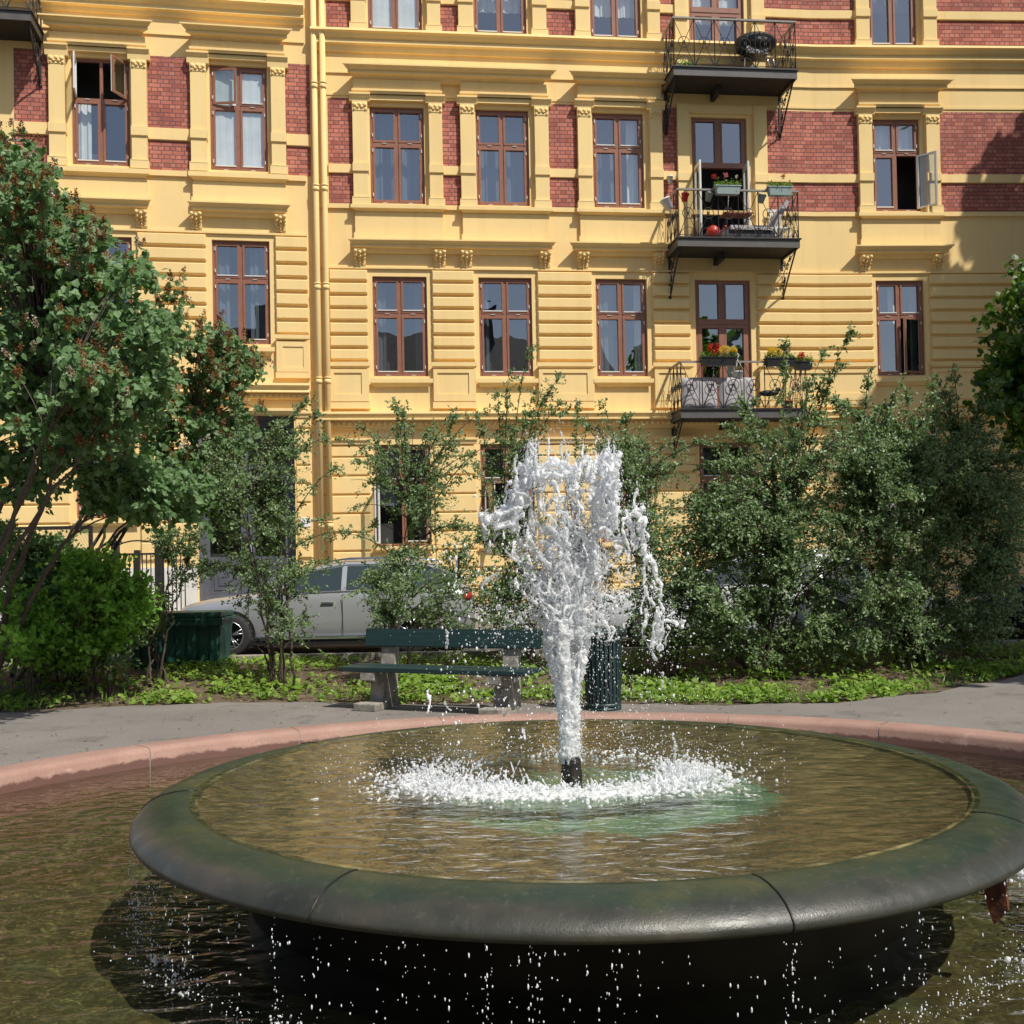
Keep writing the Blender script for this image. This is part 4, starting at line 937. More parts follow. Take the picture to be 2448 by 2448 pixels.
# crown: clumps traced from the picture
crown = [([(505, 200), (520, 330), (480, 430), (560, 380), (600, 260)], .020), ([(560, 300), (640, 200), (620, 120), (605, 20)], .014), ([(600, 260), (720, 230), (800, 210), (880, 250), (930, 320)], .026),
    ([(650, 330), (760, 300), (850, 320)], .020), ([(680, 260), (700, 380), (710, 500), (700, 620)], .013), ([(930, 330), (1000, 250), (1060, 180), (1120, 170), (1150, 230)], .018),
    ([(1150, 230), (1210, 220), (1240, 150), (1260, 115)], .022), ([(1320, 120), (1310, 190), (1270, 260)], .018), ([(1250, 150), (1300, 260), (1290, 380), (1270, 500), (1290, 600), (1260, 720), (1230, 800)], .026),
    ([(1300, 250), (1320, 380), (1290, 520), (1320, 620)], .016), ([(1100, 250), (1110, 330), (1150, 420), (1130, 560), (1130, 700), (1120, 830), (1150, 950), (1120, 1080), (1080, 1150)], .022),
    ([(1180, 250), (1200, 350), (1170, 480), (1130, 560)], .020), ([(1190, 560), (1210, 680), (1240, 800)], .022), ([(960, 330), (1000, 420), (1040, 540), (1090, 570)], .012),
    ([(500, 380), (450, 440), (430, 520), (390, 560), (330, 600), (310, 660)], .018), ([(310, 650), (370, 620), (440, 610), (500, 580), (520, 520), (480, 460)], .030), ([(320, 710), (400, 700), (450, 730), (480, 660)], .026),
    ([(380, 660), (420, 650)], .035), ([(290, 730), (260, 690), (230, 665), (200, 690), (205, 780), (225, 860)], .012), ([(200, 690), (220, 780), (235, 880), (225, 960)], .008), ([(225, 670), (235, 690)], .020),
    ([(360, 740), (370, 830)], .006), ([(560, 420), (560, 540), (580, 650), (620, 760), (590, 900), (620, 1000)], .014), ([(470, 760), (500, 860), (500, 960), (520, 1050)], .012), ([(620, 430), (660, 520), (640, 640), (680, 780)], .012),
    ([(700, 760), (780, 800), (830, 870), (900, 930), (960, 980), (1020, 1060), (1080, 1130)], .022), ([(720, 860), (760, 960), (730, 1060), (780, 1160)], .018), ([(850, 480), (880, 560), (860, 660), (900, 740), (840, 800)], .016),
    ([(940, 560), (1000, 640), (960, 730), (900, 790)], .014), ([(980, 700), (1040, 800), (1080, 880), (1120, 920)], .012), ([(700, 1080), (820, 1110), (930, 1080), (1010, 1100), (1090, 1140)], .014),
    ([(1000, 1130), (1040, 1250), (1010, 1350), (1000, 1430)], .014), ([(1080, 1150), (1100, 1250), (1090, 1400)], .012), ([(960, 1170), (930, 1290), (880, 1380), (820, 1470)], .012), ([(600, 1230), (620, 1340), (680, 1430), (700, 1520)], .009),
    ([(470, 1180), (500, 1280), (515, 1360)], .007), ([(700, 1160), (740, 1280), (790, 1400), (820, 1480), (900, 1500), (980, 1470)], .012), ([(1310, 830), (1350, 860), (1390, 820), (1410, 760)], .017), ([(1370, 690), (1350, 760), (1390, 860), (1420, 940), (1400, 1010)], .012),
    ([(1400, 590), (1420, 660), (1450, 720), (1420, 800)], .012), ([(1420, 700), (1450, 640), (1490, 620), (1520, 680), (1500, 760), (1530, 850), (1550, 940)], .022), ([(1490, 620), (1510, 650)], .028),
    ([(1440, 860), (1470, 920), (1420, 990)], .008), ([(1550, 900), (1560, 1000), (1590, 1010), (1620, 1060), (1650, 1160), (1690, 1230), (1690, 1330)], .013), ([(1540, 960), (1550, 1080), (1570, 1200), (1560, 1230), (1600, 1340), (1640, 1440)], .012),
    ([(1560, 1230), (1545, 1350), (1530, 1470)], .007), ([(1600, 1200), (1640, 1280), (1690, 1400), (1720, 1490)], .010), ([(1650, 1440), (1680, 1500), (1660, 1600), (1650, 1700), (1680, 1750)], .022), ([(1700, 1500), (1680, 1620), (1690, 1750)], .014),
    ([(1720, 1520), (1790, 1500), (1850, 1540), (1830, 1570), (1790, 1540)], .010), ([(1840, 1530), (1850, 1560)], .016), ([(1400, 1010), (1430, 1110), (1420, 1190)], .010), ([(1110, 1440), (1180, 1520), (1250, 1590), (1230, 1660)], .009),
    ([(1370, 1210), (1340, 1330), (1300, 1450), (1240, 1540)], .006), ([(1240, 1560), (1290, 1600), (1260, 1680), (1220, 1720)], .009), ([(1180, 1280), (1220, 1400), (1190, 1500)], .006), ([(470, 1490), (520, 1540), (560, 1580)], .012),
    ([(660, 1620), (640, 1500), (700, 1400)], .009), ([(760, 1700), (880, 1660), (960, 1640), (1000, 1560), (1060, 1500)], .016), ([(880, 1680), (960, 1720), (1060, 1700), (1100, 1620), (1120, 1540)], .014)]
for pts, r in crown:
    pp = [z2(x, y) for x, y in pts]; d0 = rj.gauss(0, .05)
    strand(pp, r*.78, r*.6, d0, d0+rj.gauss(0, .04), .012)
    for q in range(3 if r > .015 else 1):
        ox, oy = rj.gauss(0, 7), rj.gauss(0, 7); strand([(x+ox+rj.gauss(0, 3), y+oy) for x, y in pp], r*.40, r*.28, d0+rj.gauss(0, .05), d0+rj.gauss(0, .05), .018, breakup=.3)
# ragged fingers along the crown's top
for k in range(90):
    x0 = 985+rj.random()*180; y0 = 905+rj.gauss(0, 20); l = 10+rj.random()**2*75
    strand([(x0, y0), (x0+rj.gauss(0, 5), y0-l)], .008, .003, rj.gauss(0, .07), rj.gauss(0, .07), .01, breakup=.4)
for k in range(110):
    x0 = 1060+rj.gauss(0, 55); y0 = 900+rj.random()*190; l = 20+rj.random()*50; d0 = rj.gauss(0, .10)
    strand([(x0, y0), (x0+rj.gauss(0, 6), y0+l/2), (x0+rj.gauss(0, 9), y0+l)], .0085, .004, d0, d0, .02, breakup=.25)
# falling splash round the nozzle
WB = .5755
def splash_point(rj):
    a = rj.random()*6.28
    return a
for k in range(5200):
    a = rj.random()*2*math.pi; R = .60+rj.gauss(0, .11)
    if math.sin(a) > .1 and rj.random() < .6: continue
    x = .19+R*1.10*math.cos(a); y = CY-.02+R*.78*math.sin(a)
    amp = .035+.10*math.exp(-((x-.76)/.12)**2)+.05*math.exp(-((x+.26)/.22)**2)
    hgt = abs(rj.gauss(0, 1))*amp*.7
    blobs.append((Vector((x, y, WB+hgt-.004)), .0028+.0085*rj.random()**1.5*math.exp(-hgt/.09)))
def plume(cx, cy, sx, sy, n, H):
    """leaning sheets of thrown-up water: rows of small blobs along short ballistic arcs"""
    for k in range(n):
        x = cx+rj.gauss(0, sx); y = cy+rj.gauss(0, sy); vx, vy = rj.gauss(0, .35)+(x-cx)*2.0, rj.gauss(0, .3); vz = abs(rj.gauss(0, 1))*math.sqrt(H)*3.4*math.exp(-((x-cx)/(sx*1.8))**2); m_ = rj.randint(4, 11); t0 = rj.random()*.05
        for q in range(m_):
            t = t0+q*.006; z = vz*t-4.9*t*t
            if z > -.01: blobs.append((Vector((x+vx*t, y+vy*t, WB+z)), (.0065-.00035*q)*(.5+.8*rj.random())))
plume(.74, CY-.30, .09, .09, 460, .14); plume(-.26, CY-.33, .15, .08, 420, .08); plume(.22, CY-.46, .26, .05, 300, .05)
for k in range(2600):
    a = rj.gauss(-math.pi/2, .85); R = .58+rj.gauss(0, .06); blobs.append((Vector((.19+R*1.12*math.cos(a), CY-.02+R*.82*math.sin(a), WB+.001+rj.random()*.012)), .004+.008*rj.random()))
plume(-.05, CY-.40, .10, .05, 120, .07); plume(.62, CY-.40, .08, .05, 120, .08)
def blob_mesh(bl, name, voxel, matl, **k):
    V, F = ICO[1]; V = np.array(V); F = np.array(F); n = len(bl)
    C = np.array([tuple(c) for c, r in bl]); R = np.array([r for c, r in bl])
    vs = (C[:, None, :]+V[None]*R[:, None, None]).reshape(-1, 3); fs = (F[None]+(np.arange(n)*len(V))[:, None, None]).reshape(-1, 3)
    o = np_mesh(name, vs, fs, matl)
    m = o.modifiers.new('r', 'REMESH'); m.mode = 'VOXEL'; m.voxel_size = voxel; m.use_smooth_shade = True
    m2 = o.modifiers.new('s', 'SMOOTH'); m2.factor = .5; m2.iterations = 1
    dg = bpy.context.evaluated_depsgraph_get(); me = bpy.data.meshes.new_from_object(o.evaluated_get(dg)); old = o.data
    o.modifiers.clear(); o.data = me; bpy.data.meshes.remove(old); me.materials.clear(); me.materials.append(matl)
    me.polygons.foreach_set('use_smooth', np.full(len(me.polygons), True)); me.name = name
    return tag(o, **k)
isj = [b for b in blobs if b[0].z > WB+.16 or math.hypot(b[0].x-NZ[0], b[0].y-NZ[1]) < .1]
iss = [b for b in blobs if not (b[0].z > WB+.16 or math.hypot(b[0].x-NZ[0], b[0].y-NZ[1]) < .1)]
blob_mesh(isj, 'water_jet', .0038, M['foam'], label='tall white jet of water breaking up above the nozzle of the bowl', cat='water jet')
blob_mesh(iss, 'water_splash', .0040, M['foam'], label='ring of white splashing water round the foot of the jet', cat='splash')

# loose drops
def drops(lst, name, matl, **k):
    V, F = ICO[1]; V = np.array(V); F = np.array(F); C = np.array([tuple(c) for c, r, s in lst]); R = np.array([r for c, r, s in lst]); SZ = np.array([s for c, r, s in lst])
    loc = V[None]*R[:, None, None]; loc[:, :, 2] *= SZ[:, None]
    vs = (C[:, None, :]+loc).reshape(-1, 3); fs = (F[None]+(np.arange(len(lst))*len(V))[:, None, None]).reshape(-1, 3)
    return np_mesh(name, vs, fs, matl, smooth=True, **k)
dl = []
for k in range(4200):                                 # spray inside and round the jet
    y = 860+rj.random()**.8*560; sp = 62+(y-860)*.17
    x = 1078+rj.gauss(0, sp); r = .0011+.0026*rj.random()**2.4
    dl.append((jp(x, y, rj.gauss(0, .22)), r, 1+.8*rj.random()))
for k in range(170):                                  # larger drops, more of them to the left
    y = 1020+rj.random()*400; x = 1078+rj.choice((-1, -1, -1, 1))*(60+rj.random()*190); dl.append((jp(x, y, rj.gauss(0, .25)), 0.003+.0042*rj.random(), 1+.9*rj.random()))
for k in range(1500):
    a = rj.random()*6.28; R = .42+rj.random()*.62; h = abs(rj.gauss(0, .06))
    dl.append((Vector((.19+R*1.10*math.cos(a), CY+R*.8*math.sin(a), WB+h)), .001+.0028*rj.random()**2, 1.1))
dl += mist; dl = [d for d in dl if d[0].z > WB]
drops(dl, 'water_drops', M['drop'], label='loose drops of water flying round the jet above the bowl', cat='water drops', kind='stuff')
big = []
for pts, r in (([(843, 1188), (845, 1205), (842, 1222)], .010), ([(806, 1305), (812, 1325), (806, 1345)], .012), ([(1252, 1268), (1250, 1290), (1246, 1315)], .008), ([(1270, 1385), (1274, 1410), (1272, 1440)], .011), ([(985, 1372), (990, 1388), (978, 1392)], .012),
               ([(978, 1300), (974, 1330)], .008), ([(862, 1050), (860, 1090), (855, 1115)], .009), ([(880, 1040), (884, 1060)], .008), ([(982, 1400), (984, 1425)], .007), ([(840, 1330), (850, 1338)], .010), ([(1247, 1240), (1243, 1225)], .010)):
    keep = blobs; blobs = []; strand(pts, r*.62, r*.5, rj.gauss(0, .1), rj.gauss(0, .1), .005); big += blobs; blobs = keep
blob_mesh(big, 'falling_water', .0045, M['foam'], label='separate falling blobs of water between the jet and the bowl edge', cat='falling water', kind='stuff')
# drips from the lip and the splashes they make in the pool
dr = []; fm = []
def lipdrip(a, n_=5):
    c, s = math.cos(a), math.sin(a); R = 1.965+rj.gauss(0, .010); L_ = rj.random()
    for q in range(n_):
        z = .455-rj.random()*(.455-ZW); dr.append((Vector((CX+R*c+rj.gauss(0, .004), CY+R*s+rj.gauss(0, .004), z)), .0010+.0022*rj.random()**2, 1.2+2.2*rj.random()))
for k in range(300): lipdrip(rad(-180+rj.random()*185), rj.randint(1, 4))
for a0, n_ in ((-101, 26), (-97, 22), (-136, 14), (-140, 14), (-146, 16), (-122, 14), (-60, 12), (-75, 10), (-38, 18), (-30, 26), (-24, 30), (-160, 16), (-90, 8)):
    for q in range(4): lipdrip(rad(a0+rj.gauss(0, .35)), n_//2)
for k in range(1700):                                 # little white splashes where they land
    a = rad(-185+rj.random()*200); dens = .35+.65*abs(math.sin(a*3.1+.6))**2
    if rj.random() > dens: continue
    R = 1.95+rj.gauss(0, .045); h = abs(rj.gauss(0, .016))
    dr.append((Vector((CX+R*math.cos(a), CY+R*math.sin(a), ZW+h)), .0012+.0028*rj.random()**2, 1.0))
for k in range(1500):                                 # heavy overflow at the right edge of the bowl
    a = rad(-8+rj.gauss(0, 10)); R = 2.02+rj.random()*.16; h = abs(rj.gauss(0, .06))
    dr.append((Vector((CX+R*math.cos(a), CY+R*math.sin(a), ZW+h)), .0015+.0045*rj.random()**2, 1.2))
drops(dr, 'water_drips', M['drop'], label='drops dripping from the bowl lip into the dark pool', cat='water drops', kind='stuff')
for k in range(380):
    a = rad(-8+rj.gauss(0, 9)); R = 2.04+rj.gauss(0, .06); fm.append((Vector((CX+R*math.cos(a), CY+R*math.sin(a), ZW+abs(rj.gauss(0, .045)))), .006+.008*rj.random()))
for a0 in (-39, -101, -97, -137, -141, -146, -123):
    for k in range(26):
        a = rad(a0+rj.gauss(0, 1.0)); R = 1.95+rj.gauss(0, .035); fm.append((Vector((CX+R*math.cos(a), CY+R*math.sin(a), ZW+abs(rj.gauss(0, .012)))), .0035+.004*rj.random()))
blob_mesh(fm, 'overflow_splash', .0050, M['foam'], label='white splashes where water spills over the lip into the pool', cat='splash', kind='stuff')

# ======================================================================= bench
bl = Vector((-1.62, 12.12, 0)); br = Vector((.02, 11.36, 0)); dv = (br-bl); ang = math.atan2(dv.y, dv.x); mid = (bl+br)/2
BN = empty('park_bench', (mid.x, mid.y, .0), ang, label='dark green wooden bench on concrete supports beside the path behind the fountain', cat='bench')
# local x along the bench, -y to the front
sb = MB(); sb.box(-1.12, 1.10, -.235, .015, .415, .465, bev=.008); sb.box(-1.12, 1.10, .03, .19, .42, .468, bev=.008); sb.build('seat', M['benchwood'], BN)
bk = MB(); bm = bmesh.new(); bmesh.ops.create_cube(bm, size=1)
for v in bm.verts: v.co = Vector((v.co.x*2.14, v.co.y*.045, v.co.z*.20))
bmesh.ops.bevel(bm, geom=bm.edges[:], offset=.008, segments=2, affect='EDGES'); bk.bm(bm, mat=Matrix.Translation((.02, .222, .755)) @ Matrix.Rotation(rad(-10), 4, 'X')); bm.free()
bk.build('backrest', M['benchwood'], BN)
for x in (-.76, .74):
    g = MB(); t = .085
    prof = [(-.23, .33), (-.23, .412), (.185, .412), (.215, .62), (.262, .83), (.345, .81), (.31, .62), (.275, .42), (.27, .10), (.30, 0), (-.06, 0), (-.02, .28)]
    n = len(prof); g.add([(x+s*t, y, z) for s in (-1, 1) for y, z in prof], [tuple(range(n)), tuple(range(2*n-1, n-1, -1))]+[(i, n+i, n+(i+1) % n, (i+1) % n) for i in range(n)])
    g.build('support', M['concrete'], BN)
    g = MB(); g.box(x-.14, x+.14, -.30, -.08, 0, .085, bev=.012); g.build('foot', M['concrete'], BN)
    g = MB()
    for zz in (.72, .79): g.ball((x, .255, zz), .012, 0, 1)
    g.build('bolt', M['metalstrip'], BN)
# ======================================================================= litter bin
LB = empty('litter_bin', (.93, 11.62, 0), label='round dark green slatted metal litter bin right of the bench', cat='litter bin')
g = MB(); g.lathe([(.0, .03), (.165, .03), (.165, .74), (.16, .75)], (.93, 11.62, 0), 28); g.build('liner', M['deck'], LB)
g = MB()
for k in range(26):
    a = 2*math.pi*k/26; c, s = math.cos(a), math.sin(a)
    g.add([(.93+r*c-s*o_, 11.62+r*s+c*o_, z) for z, r in ((.04, .178), (.40, .186), (.70, .192), (.79, .215), (.81, .235)) for r in (r, r+.008) for o_ in (-.016, .016)],
          [(4*i, 4*i+1, 4*i+5, 4*i+4) for i in range(4)]+[(4*i+2, 4*i+6, 4*i+7, 4*i+3) for i in range(4)]+[(4*i, 4*i+4, 4*i+6, 4*i+2) for i in range(4)]+[(4*i+1, 4*i+3, 4*i+7, 4*i+5) for i in range(4)])
g.build('slats', M['binpaint'], LB)
g = MB()
for z, r in ((.055, .188), (.72, .200)): g.lathe([(r-.012, z-.02), (r, z-.02), (r, z+.02), (r-.012, z+.02)], (.93, 11.62, 0), 40); g.build('hoop', M['binpaint'], LB); g = MB()
g.lathe([(.175, .80), (.18, .828), (.24, .832), (.25, .82), (.243, .805)], (.93, 11.62, 0), 40); g.build('hood', M['binpaint'], LB); g = MB(); g.lathe([(.12, .0), (.19, .0), (.19, .03), (.0, .03)], (.93, 11.62, 0), 30)
g.build('foot', M['binpaint'], LB)
# ======================================================================= green storage box
p0 = at(255, 1250, 15.2); x0, x1 = p0.x-.05, at(418, 1250, 15.2).x
GB = empty('grit_bin', ((x0+x1)/2, 15.2, .17), label='dark green ribbed plastic grit bin with a lid in front of the silver car', cat='grit bin')
g = MB(); H = .66
g.add([(x0+.05, 15.24, .17), (x1-.05, 15.24, .17), (x1-.05, 15.8, .17), (x0+.05, 15.8, .17), (x0, 15.2, .17+H), (x1, 15.2, .17+H), (x1, 15.84, .17+H), (x0, 15.84, .17+H)], [(0, 1, 5, 4), (1, 2, 6, 5), (2, 3, 7, 6), (3, 0, 4, 7), (0, 3, 2, 1), (4, 5, 6, 7)])
for i in range(8):
    a = x0+.05+(x1-x0-.16)*i/7
    g.box(a-.052, a+.06, 15.195, 15.235, .18, .17+H-.02, bev=.012)
g.build('body', M['plastic'], GB)
g = MB(); g.box(x0-.03, x1+.03, 15.15, 15.88, .17+H, .17+H+.05, bev=.01); g.box(x0-.01, x1+.01, 15.17, 15.86, .17+H+.05, .17+H+.13, bev=.02); g.box(x0-.03, x1+.03, 15.145, 15.165, .17+H-.055, .17+H+.0, bev=.005)
g.build('lid', M['plastic'], GB)
g = MB(); [g.box(a-.035, a+.035, 15.135, 15.16, .17+H-.09, .17+H+.115, bev=.006) for a in (x0+.30*(x1-x0), x0+.82*(x1-x0))]; g.build('catch', M['plastic'], GB)

# ======================================================================= cars
M['silver'] = mat('silver_paint', (.50, .51, .53), .30, .55); bsdf(M['silver']).inputs['Coat Weight'].default_value = .6; bsdf(M['silver']).inputs['Coat Roughness'].default_value = .05
M['bluepaint'] = mat('dark_blue_paint', (.02, .03, .06), .25, .3); bsdf(M['bluepaint']).inputs['Coat Weight'].default_value = .8
M['whitecar'] = mat('white_car_paint', (.62, .64, .66), .3, .0); bsdf(M['whitecar']).inputs['Coat Weight'].default_value = .8
M['carglass'] = mat('car_glass', (.03, .045, .045), .03, spec=.9); M['chrome'] = mat('chrome', (.75, .76, .78), .12, 1.0)
M['tyre'] = varied('tyre_rubber', (.015, .015, .015), (.03, .03, .03), 10, .85); M['alloy'] = mat('alloy', (.45, .46, .47), .3, .9); M['blacktrim'] = mat('black_trim', (.012, .012, .013), .5)
M['headlight'] = mat('headlamp', (.7, .75, .8), .05, spec=.9); M['taillight'] = mat('tail_lamp', (.35, .02, .015), .1, spec=.8)
def car(loc, paint, label, rz=0, flip=1):
    """estate car, nose towards -x, near side at -y; local origin on the ground in the middle"""
    C = empty('parked_car', loc, rz, label=label, cat='car', group='cars parked along the street'); C['_w'] = 0
    Lh = 2.37; Wd = .92
    # (x, z bottom, z belt, z top, half width belt, half width roof)
    st = [(-2.37, .42, .60, .66, .60, .45), (-2.33, .28, .70, .76, .74, .60), (-2.15, .20, .78, .84, .84, .70), (-1.85, .18, .82, .90, .90, .74), (-1.4, .18, .88, .96, .92, .76), (-.95, .18, .93, 1.01, .925, .76),
          (-.85, .18, .94, 1.04, .925, .74), (-.45, .18, .955, 1.26, .93, .66), (-.10, .18, .965, 1.41, .93, .62), (.30, .18, .975, 1.475, .93, .61), (.9, .18, .985, 1.48, .93, .61), (1.4, .18, .99, 1.455, .925, .60), (1.75, .19, 1.0, 1.40, .915, .585), (2.05, .22, 1.0, 1.25, .89, .56), (2.22, .26, .98, 1.06, .85, .60), (2.34, .34, .86, .92, .80, .62), (2.37, .45, .75, .80, .72, .58)]
    def ring(s):
        x, zb, zl, zt, wb, wr = s; h = zl-zb
        half = [(0, zb), (wb*.80, zb), (wb*.955, zb+.06), (wb*.99, zb+h*.30), (wb*1.0, zb+h*.52), (wb*.995, zb+h*.62), (wb*.975, zb+h*.86), (wb*.94, zl)]
        up = [(wb*.94+(wr-wb*.94)*t, zl+(zt-.03-zl)*(t**.92)) for t in (.33, .66, .93)]+[(wr*.93, zt-.012), (wr*.6, zt), (0, zt+.006)]
        return [(x, y, z) for y, z in half+up]
    rs = [ring(s) for s in st]; n = len(rs[0]); b = MB()
    for sg in (-1, 1):
        vs = [(x, y*sg, z) for r in rs for x, y, z in r]; m_ = len(rs)
        fs = []
        for i in range(m_-1):
            for k in range(n-1):
                q = (i*n+k, (i+1)*n+k, (i+1)*n+k+1, i*n+k+1); fs.append(q if sg < 0 else q[::-1])
        b.add(vs, fs, 0, True); b.add([vs[k] for k in range(n)], [tuple(range(n))]); b.add([vs[(m_-1)*n+k] for k in range(n)], [tuple(range(n))])
    body = b.build('body', paint, C)
    # side windows: a strip following the tumblehome, a few millimetres proud
    def shell(x, t):
        for s0, s1 in zip(st[:-1], st[1:]):
            if s0[0] <= x <= s1[0]:
                f = (x-s0[0])/(s1[0]-s0[0]); zl, zt, wb, wr = [s0[i]+(s1[i]-s0[i])*f for i in (2, 3, 4, 5)]
                return wb*.94+(wr-wb*.94)*t, zl+(zt-.03-zl)*(t**.92)
    for sg in (-1, 1):
        for (a, e) in ((-.62, .28), (.36, 1.22), (1.30, 1.98)):
            g = MB(); m_ = 10; vs = []
            for i in range(m_+1):
                x = a+(e-a)*i/m_
                for t in (.06, .35, .62, .86):
                    y, z = shell(x, t); lim = 1.0
                    vs.append((x, sg*(y+.006), z))
            g.add(vs, [(i*4+k, (i+1)*4+k, (i+1)*4+k+1, i*4+k+1) for i in range(m_) for k in range(3)], 0, True); g.build('side_window', M['carglass'], C)
        g = MB(); g.tube([(x, sg*(shell(x, .02)[0]+.008), shell(x, .02)[1]) for x in np.linspace(-.8, 2.1, 24)], .011, 5); g.tube([(x, sg*(shell(x, .90)[0]+.006), shell(x, .90)[1]) for x in np.linspace(-.5, 2.0, 24)], .008, 5); g.build('window_trim', M['chrome'], C)
        g = MB(); g.tube([(x, sg*.60, z) for x, z in ((.0, 1.42), (.15, 1.475), (.4, 1.505), (1.2, 1.505), (1.6, 1.475), (1.75, 1.43))], .017, 6); g.build('roof_rail', M['chrome'], C)
        g = MB(); g.box(-1.35, 1.32, sg*.925-.02, sg*.925+.02, .25, .285, bev=.008); g.build('sill_trim', M['chrome'], C)
        g = MB(); g.box(-1.38, 1.35, sg*.90-.02, sg*.90+.02, .16, .235); g.build('sill', M['blacktrim'], C)
        for xx in (-.02, .95): g = MB(); g.box(xx, xx+.2, sg*.93-.018, sg*.93+.022, .80, .83, bev=.01); g.build('door_handle', M['chrome'], C)
        for xx in (-.72, .31, 1.22): g = MB(); g.box(xx-.004, xx+.004, sg*.934-.006, sg*.934+.003, .30, .90); g.build('door_gap', M['blacktrim'], C)
        g = MB(); g.ball((-.62, sg*1.02, 1.03), .1, 0, 2, (.8, 1.0, .65)); g.build('mirror', paint, C)
        g = MB(); g.ball((-2.16, sg*.68, .66), .14, 0, 2, (1.4, 1.0, .5)); g.build('headlight', M['headlight'], C)
        g = MB(); g.ball((2.22, sg*.70, .86), .14, 0, 2, (.9, 1.1, .8)); g.build('tail_light', M['taillight'], C)
    for (a, e, name) in ((-.86, -.20, 'windscreen'), (1.80, 2.18, 'rear_window')):
        g = MB(); vs = []; m_ = 8
        for i in range(m_+1):
            x = a+(e-a)*i/m_
            for s0, s1 in zip(st[:-1], st[1:]):
                if s0[0] <= x <= s1[0]:
                    f = (x-s0[0])/(s1[0]-s0[0]); zt = s0[3]+(s1[3]-s0[3])*f; wr = s0[5]+(s1[5]-s0[5])*f
            for yy in (-.92, -.5, 0, .5, .92): vs.append((x+(.0), yy*wr, zt+.008-.012*abs(yy)))
        g.add(vs, [(i*5+k, i*5+k+1, (i+1)*5+k+1, (i+1)*5+k) for i in range(m_) for k in range(4)], 0, True); g.build(name, M['carglass'], C)
    for xx in (-1.44, 1.40):
        for sg in (-1, 1):
            wl = MB(); prof = [(.20, -.09), (.30, -.105), (.325, -.085), (.335, 0), (.325, .085), (.30, .105), (.20, .09)]
            vs = [(xx+r*math.cos(2*math.pi*k/28), sg*.845+o_, .335+r*math.sin(2*math.pi*k/28)) for r, o_ in prof for k in range(28)]
            wl.add(vs, [(i*28+k, i*28+(k+1) % 28, (i+1)*28+(k+1) % 28, (i+1)*28+k) for i in range(6) for k in range(28)], 0, True)
            wo = wl.build('wheel', M['tyre'], C)
            rm = MB(); yo = sg*.845+sg*.07
            for k in range(5):
                a = 2*math.pi*k/5+.3; c, s = math.cos(a), math.sin(a)
                for dd in (-.16, .16):
                    c2, s2 = math.cos(a+dd), math.sin(a+dd); rm.tube([(xx+.04*c, yo, .335+.04*s), (xx+.215*c2, yo+sg*.015, .335+.215*s2)], [.02, .014], 5)
            rm.tube([(xx+.215*math.cos(t*.262), yo+sg*.015, .335+.215*math.sin(t*.262)) for t in range(25)], .013, 5, cap=False); rm.ball((xx, yo, .335), .045, 0, 1, (1, .5, 1))
            rm.build('rim', M['alloy'], wo)
            ar = MB(); ar.add([(xx+r*math.cos(math.pi*k/16), sg*o_, .335+r*math.sin(math.pi*k/16)) for r, o_ in ((.0, .936), (.385, .936)) for k in range(17)], [(k, k+1, 17+k+1, 17+k) for k in range(16)])
            ar.add([(xx-.385, sg*.936, .335), (xx+.385, sg*.936, .335), (xx+.385, sg*.936, .17), (xx-.385, sg*.936, .17)], [(0, 1, 2, 3)]); ar.build('wheel_arch', M['blacktrim'], C)
            rm2 = wo; 
            for ch in (wo,): pass
            wo.location.y += sg*.10
    return C
car((-2.98, 18.15, .17), M['silver'], 'silver estate car with chrome trim parked behind the grit bin and bench')
car((3.6, 18.2, .17), M['whitecar'], 'pale car mostly hidden behind the big right-hand shrub', 0)
car((9.9, 18.7, .17), M['bluepaint'], 'dark blue car in the shade at the right edge of the picture', 0)

# ======================================================================= vegetation
def rnd_unit(n): v = RNG.normal(size=(n, 3)); return v/np.linalg.norm(v, axis=1)[:, None]
SH = {'heart': (np.array([(0, 0, 0), (0, 1, -.10), (-.36, -.06, .04), (-.46, .38, .07), (.36, -.06, .04), (.46, .38, .07)], dtype=float), np.array([(0, 1, 3, 2), (0, 4, 5, 1)])),
      'oval': (np.array([(0, 0, 0), (-.30, .5, .06), (0, 1, -.04), (.30, .5, .06)], dtype=float), np.array([(0, 3, 2, 1)])),
      'maple': (np.array([(0, 0, 0), (-.45, .05, .03), (-.55, .55, .02), (0, 1, -.08), (.55, .55, .02), (.45, .05, .03)], dtype=float), np.array([(0, 3, 2, 1), (0, 5, 4, 3)]))}
def leaves(pos, dirs, nrm, size, shape):
    """pos, dirs, nrm: (n,3); returns vertices and faces"""
    V, F = SH[shape]; n = len(pos)
    d = dirs/np.linalg.norm(dirs, axis=1)[:, None]; nn = nrm-d*np.sum(nrm*d, 1)[:, None]; nn /= np.linalg.norm(nn, axis=1)[:, None]+1e-9; s = np.cross(d, nn)
    sz = np.asarray(size).reshape(-1, 1, 1) if np.ndim(size) else size
    P_ = pos[:, None, :]+(V[None, :, 0:1]*s[:, None, :]+V[None, :, 1:2]*d[:, None, :]+V[None, :, 2:3]*nn[:, None, :])*sz
    return P_.reshape(-1, 3), (F[None]+(np.arange(n)*len(V))[:, None, None]).reshape(-1, F.shape[1])
def leafobj(name, parts, matl, parent, **k):
    Vs, Fs, o = [], [], 0
    for V, F in parts: Vs.append(V); Fs.append(F+o); o += len(V)
    return np_mesh(name, np.vstack(Vs), np.vstack(Fs), matl, parent, **k)
def bez(p0, p1, p2, p3, n):
    t = np.linspace(0, 1, n)[:, None]; return (1-t)**3*p0+3*(1-t)**2*t*p1+3*(1-t)*t*t*p2+t**3*p3
